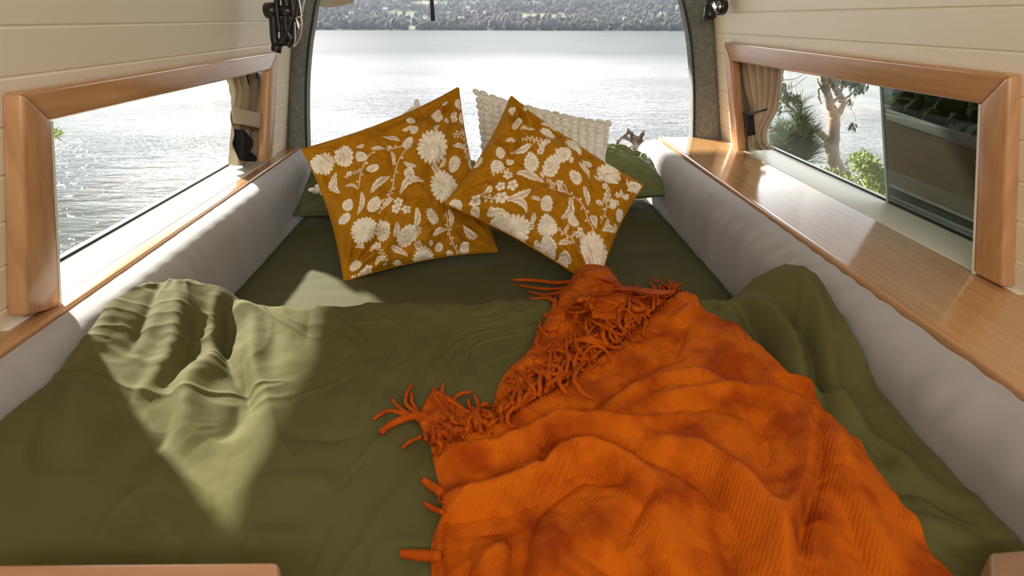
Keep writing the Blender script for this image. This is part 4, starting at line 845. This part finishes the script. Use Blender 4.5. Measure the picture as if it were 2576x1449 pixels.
bmI = bmesh.new(); bmesh.ops.create_icosphere(bmI, subdivisions=2, radius=1); IV2 = np.array([v.co[:] for v in bmI.verts]); IF2 = np.array([[v.index for v in f.verts] for f in bmI.faces]); bmI.free()
def popcorn(C, T, lab, seed, n=15):
    P, _, _, surf, nrm = cushion('q', C, T, 60, None, .05, .3, seed=seed); r = empty('popcorn_cushion', tuple(P.mean((0, 1))))
    f_ = grid_obj('knitted_cover', P, popm); Pb, _, _ = surf(60, -1); b_ = grid_obj('back_cover', Pb[:, ::-1], popm); mb = MB()
    ctr = P.mean((0, 1))
    for i in range(n+1):
        for j in range(20):
            a = int(i/n*59); b = min(59, int(j/19*59))
            edge = i in (0, n) or j in (0, 19)
            p = P[a, b]; sz = (.0118 if not edge else .0120)*random.uniform(.9, 1.1)
            e1 = (P[min(a+1, 59), b]-P[max(a-1, 0), b]); e1 /= np.linalg.norm(e1); e2 = (P[a, min(b+1, 59)]-P[a, max(b-1, 0)]); e2 /= np.linalg.norm(e2)
            V = IV2; q = p+rng.normal(0, .0012, 3)+nrm*.002
            W_ = q+(V[:, :1]*e1*sz*1.12+V[:, 1:2]*e2*sz*.92+V[:, 2:3]*nrm*sz*.95)
            mb.add(W_, IF2)
    bb = mb.build('wool_bobbles', popm)
    tag(bb, kind='stuff'); adopt(r, f_, b_, bb); tag(r, lab, 'cushion'); return r
popcorn([(-.02, 1.76, .02), (.36, 1.76, -.0+.02), tuple(at(1530, 310, y=1.90)), tuple(at(1200, 230, y=1.90))], .045, 'cream bobbled cushion showing above and behind the right floral cushion', 1)
popcorn([tuple(at(786, 478, y=1.60)), (-.26, 1.66, .03), (-.15, 1.84, .24), tuple(at(1050, 262, y=1.86))], .045, 'cream bobbled cushion almost hidden behind the left floral cushion', 5)

def bed_pillow(C, T, m_, lab, seed, pw=.42):
    P, _, _, surf, nrm = cushion('g', C, T, 130, None, .035, 1.6, seed=seed, pw=pw); r = empty('bed_pillow', tuple(P.mean((0, 1))))
    f_ = grid_obj('pillowcase', P, m_); Pb, _, _ = surf(70, -1); b_ = grid_obj('pillowcase_back', Pb[:, ::-1], m_)
    ring = np.concatenate([P[:, 0], P[-1, 1:], P[-2::-1, -1], P[0, -2:0:-1]]); V, Fc = tube_geo(ring[::2], .003, 6); ho = mesh_obj('seam', V, Fc, m_)
    adopt(r, f_, b_, ho); tag(r, lab, 'pillow'); return r
bed_pillow([(.04, 1.88, .03), (.585, 1.86, .06), (.56, 2.13, .135), (.06, 2.15, .13)], .072, greenp, 'green bed pillow against the right bolster behind the cushions', 2)
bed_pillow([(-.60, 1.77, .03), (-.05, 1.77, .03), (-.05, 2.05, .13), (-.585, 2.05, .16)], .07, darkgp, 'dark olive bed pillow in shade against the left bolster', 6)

# ------------------------------------------------------------------ curtains
def curtain(side, G, left, right, tie_t, lab, lining_px=None, seed=0):
    PP = LP if side < 0 else RP; n, m = 150, 90; l = resample(catmull(left), m); r = resample(catmull(right), m)
    s = np.linspace(0, 1, n)[:, None]; t = np.linspace(0, 1, m)[None]
    U = l[None, :, 0]*(1-s)+r[None, :, 0]*s; V = l[None, :, 1]*(1-s)+r[None, :, 1]*s
    base = G; Pn = PP(U, V, base)
    pin = 1-.72*np.exp(-((t-tie_t)/.16)**2)
    ph = s*PI*6.5+.9*np.sin(s*5+seed)+.7*np.sin(t*3+s*6)
    dep = (.026*np.abs(np.sin(ph))**.8*pin+.010*(1-pin)*np.sin(s*PI)+.006*fbm(s*6+seed, t*4, 3)*sstep(tie_t, 1, t)*2)
    Pn = Pn.copy(); Pn[..., 0] -= side*(dep+.004)
    c = empty('curtain', tuple(Pn.mean((0, 1)))); cl = grid_obj('gathered_cloth', Pn, linen); solidify(cl, .0015, 1); adopt(c, cl); tag(c, lab, 'curtain'); return c, Pn, PP
cvL, PL, _ = curtain(-1, -.775, [(553, 190), (566, 232), (570, 275), (568, 320), (562, 370), (560, 414)], [(664, 180), (666, 235), (665, 280), (666, 318), (668, 370), (660, 424)], .46, 'beige linen curtain tied back at the far end of the left window', seed=1)
cvR, PR, _ = curtain(1, .935, [(1853, 150), (1864, 215), (1874, 270), (1872, 325), (1868, 365), (1862, 382)], [(1990, 152), (1982, 225), (1958, 285), (1946, 330), (1952, 360), (1974, 374)], .55, 'beige linen curtain knotted back at the far end of the right window', seed=4)
def band(parent, pts_t, pts_b, base, PP, side, m_, name, bulge=.042):
    a = resample(catmull(pts_t), 30); b = resample(catmull(pts_b), 30); s = np.linspace(0, 1, 30)[:, None]; t = np.linspace(0, 1, 8)[None]
    U = a[:, None, 0]*(1-t)+b[:, None, 0]*t; V = a[:, None, 1]*(1-t)+b[:, None, 1]*t; P = PP(U, V, base).copy(); P[..., 0] -= side*(bulge*np.sin(PI*np.clip(s, .02, .98))**.5+0*t)
    o = grid_obj(name, P, m_); solidify(o, .002, 1); adopt(parent, o); return o
band(cvL, [(574, 273), (610, 283), (642, 290), (667, 277)], [(578, 310), (610, 321), (640, 326), (668, 316)], -.755, LP, -1, linen, 'tie_band')
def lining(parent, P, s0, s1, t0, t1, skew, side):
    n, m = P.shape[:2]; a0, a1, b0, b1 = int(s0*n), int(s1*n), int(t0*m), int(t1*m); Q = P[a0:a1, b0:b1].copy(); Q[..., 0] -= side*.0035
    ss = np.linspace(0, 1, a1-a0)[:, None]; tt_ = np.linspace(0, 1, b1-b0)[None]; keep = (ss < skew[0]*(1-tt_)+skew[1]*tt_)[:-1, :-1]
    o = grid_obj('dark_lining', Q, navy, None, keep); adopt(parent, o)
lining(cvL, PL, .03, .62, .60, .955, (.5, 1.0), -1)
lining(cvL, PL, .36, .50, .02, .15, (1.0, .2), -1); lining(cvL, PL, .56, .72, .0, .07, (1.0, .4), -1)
band(cvR, [(1873, 262), (1895, 280), (1912, 290), (1945, 275)], [(1870, 300), (1895, 325), (1913, 338), (1938, 318)], .945, RP, 1, linen, 'tie_band')
band(cvR, [(1873, 260), (1895, 278), (1912, 288), (1946, 272)], [(1873, 264), (1895, 281), (1912, 292), (1945, 276)], .935, RP, 1, navy, 'tie_cord', .045)
band(cvR, [(1908, 288), (1912, 289), (1917, 289)], [(1911, 340), (1914, 342), (1917, 338)], .935, RP, 1, navy, 'tie_cord', .048)
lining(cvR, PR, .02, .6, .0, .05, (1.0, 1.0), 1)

# ------------------------------------------------------------------ hardware
def yt(P, y): return np.array([at(u, v, y=y) for u, v in P])
hk = empty('hanging_harness', tuple(at(715, 10, y=1.76))); YK = 1.76; obs = []
def part(nm, V, Fc, m_=black): o = mesh_obj(nm, V, Fc, m_); obs.append(o); return o
part('mounting_knob', *tube_geo(np.vstack([yt([(673, 27)], YK), yt([(698, 27)], YK-.01)]), .020, 20))
part('mounting_knob', *tube_geo(np.vstack([yt([(700, 26)], YK), yt([(735, 29)], YK-.02)]), .014, 20))
for P, r in (([(705, -30), (700, 10), (702, 40), (706, 70), (709, 78)], .008), ([(735, -30), (740, 10), (742, 35), (735, 60), (722, 90), (705, 115)], .0095), ([(748, -30), (746, 20), (742, 50), (730, 85), (716, 112)], .007), ([(690, 20), (692, 60), (694, 95), (698, 112)], .011), ([(712, -20), (718, 20), (716, 50), (712, 90)], .005), ([(728, -20), (722, 40), (715, 75), (711, 92)], .004), ([(757, -20), (752, 30), (746, 70), (738, 100), (727, 115)], .008), ([(722, 40), (724, 70), (738, 100)], .009), ([(696, 40), (700, 60), (707, 78)], .002), ([(720, -30), (728, 30), (738, 50)], .010)):
    part('strap', *tube_geo(resample(catmull(yt(P, YK)), 26)*np.array([1, 1, 1])+np.array([0, -.012, 0]), r, 10))
part('strap_end', *tube_geo(np.vstack([yt([(686, 117)], YK-.02), yt([(708, 124)], YK-.02)]), .012, 16))
for P in ([(771, 0), (766, 30), (763, 40), (765, 62), (760, 95), (748, 115), (743, 116)], [(747, 55), (748, 80), (747, 105), (743, 116)], [(764, 42), (752, 46), (757, 72), (762, 60)], [(758, 0), (762, 28), (765, 42)], [(750, 45), (758, 70)]):
    part('wire_clip', *tube_geo(resample(catmull(yt(P, YK)), 26)+np.array([0, -.02, 0]), .0022, 8), steel)
adopt(hk, *obs); tag(hk, 'black straps and wire clips hanging from a knob high on the left wall', 'harness')
# reading lamp
YL = 2.12; lp = empty('reading_lamp', tuple(at(1800, 15, y=YL))); obs = []
c1 = at(1812, 18, y=YL); c0 = at(1801, 19, y=YL)
V, Fc = tube_geo(np.array([c1+np.array([.012, 0, 0]), c1+np.array([-.012, -.006, 0])]), .024, 24); o = mesh_obj('wall_mount', V, Fc, black); obs.append(o)
V, Fc = tube_geo(np.array([c1+np.array([-.010, -.005, 0]), c1+np.array([-.0155, -.0075, 0])]), .020, 24); o = mesh_obj('mount_face', V, Fc, steel); obs.append(o)
V, Fc = tube_geo(resample(catmull(yt([(1806, -2), (1792, 0), (1779, 8), (1781, 14)], YL-.02)), 14), .005, 10); o = mesh_obj('arm', V, Fc, black); obs.append(o)
V, Fc = tube_geo(yt([(1781, 11), (1782, 20), (1784, 34), (1787, 48)], YL-.02), [.006, .013, .019, .021], 24); o = mesh_obj('lamp_shade', V, Fc, black); obs.append(o)
adopt(lp, *obs); tag(lp, 'black reading lamp with a bell shade at the top of the right wall', 'lamp')
# strap and cloth of the tailgate awning
sp = hexa('hanging_strap', [at(u, v, y=2.55) for u, v in ((1079, -60), (1086, -60), (1095, 53), (1084, 53))], [at(u, v, y=2.552) for u, v in ((1079, -60), (1086, -60), (1095, 53), (1084, 53))], mat('dark_webbing', (.03, .028, .022), .8)); tag(sp, 'short dark webbing strap hanging over the lake view', 'strap')
a = resample(catmull([(776, 0), (796, 14), (830, 18), (860, 14), (887, 7)]), 40); b = resample(catmull([(770, -90), (820, -90), (884, -90)]), 40); t = np.linspace(0, 1, 16)[None]
U = a[:, None, 0]*(1-t)+b[:, None, 0]*t; V = a[:, None, 1]*(1-t)+b[:, None, 1]*t; s = np.linspace(0, 1, 40)[:, None]
P = at(U, V, y=2.45+.02*np.sin(s*9)*(1-.3*t)); cl = grid_obj('rolled_cloth', P, linen); solidify(cl, .004); tag(cl, 'beige cloth end hanging from above the rear opening', 'cloth')
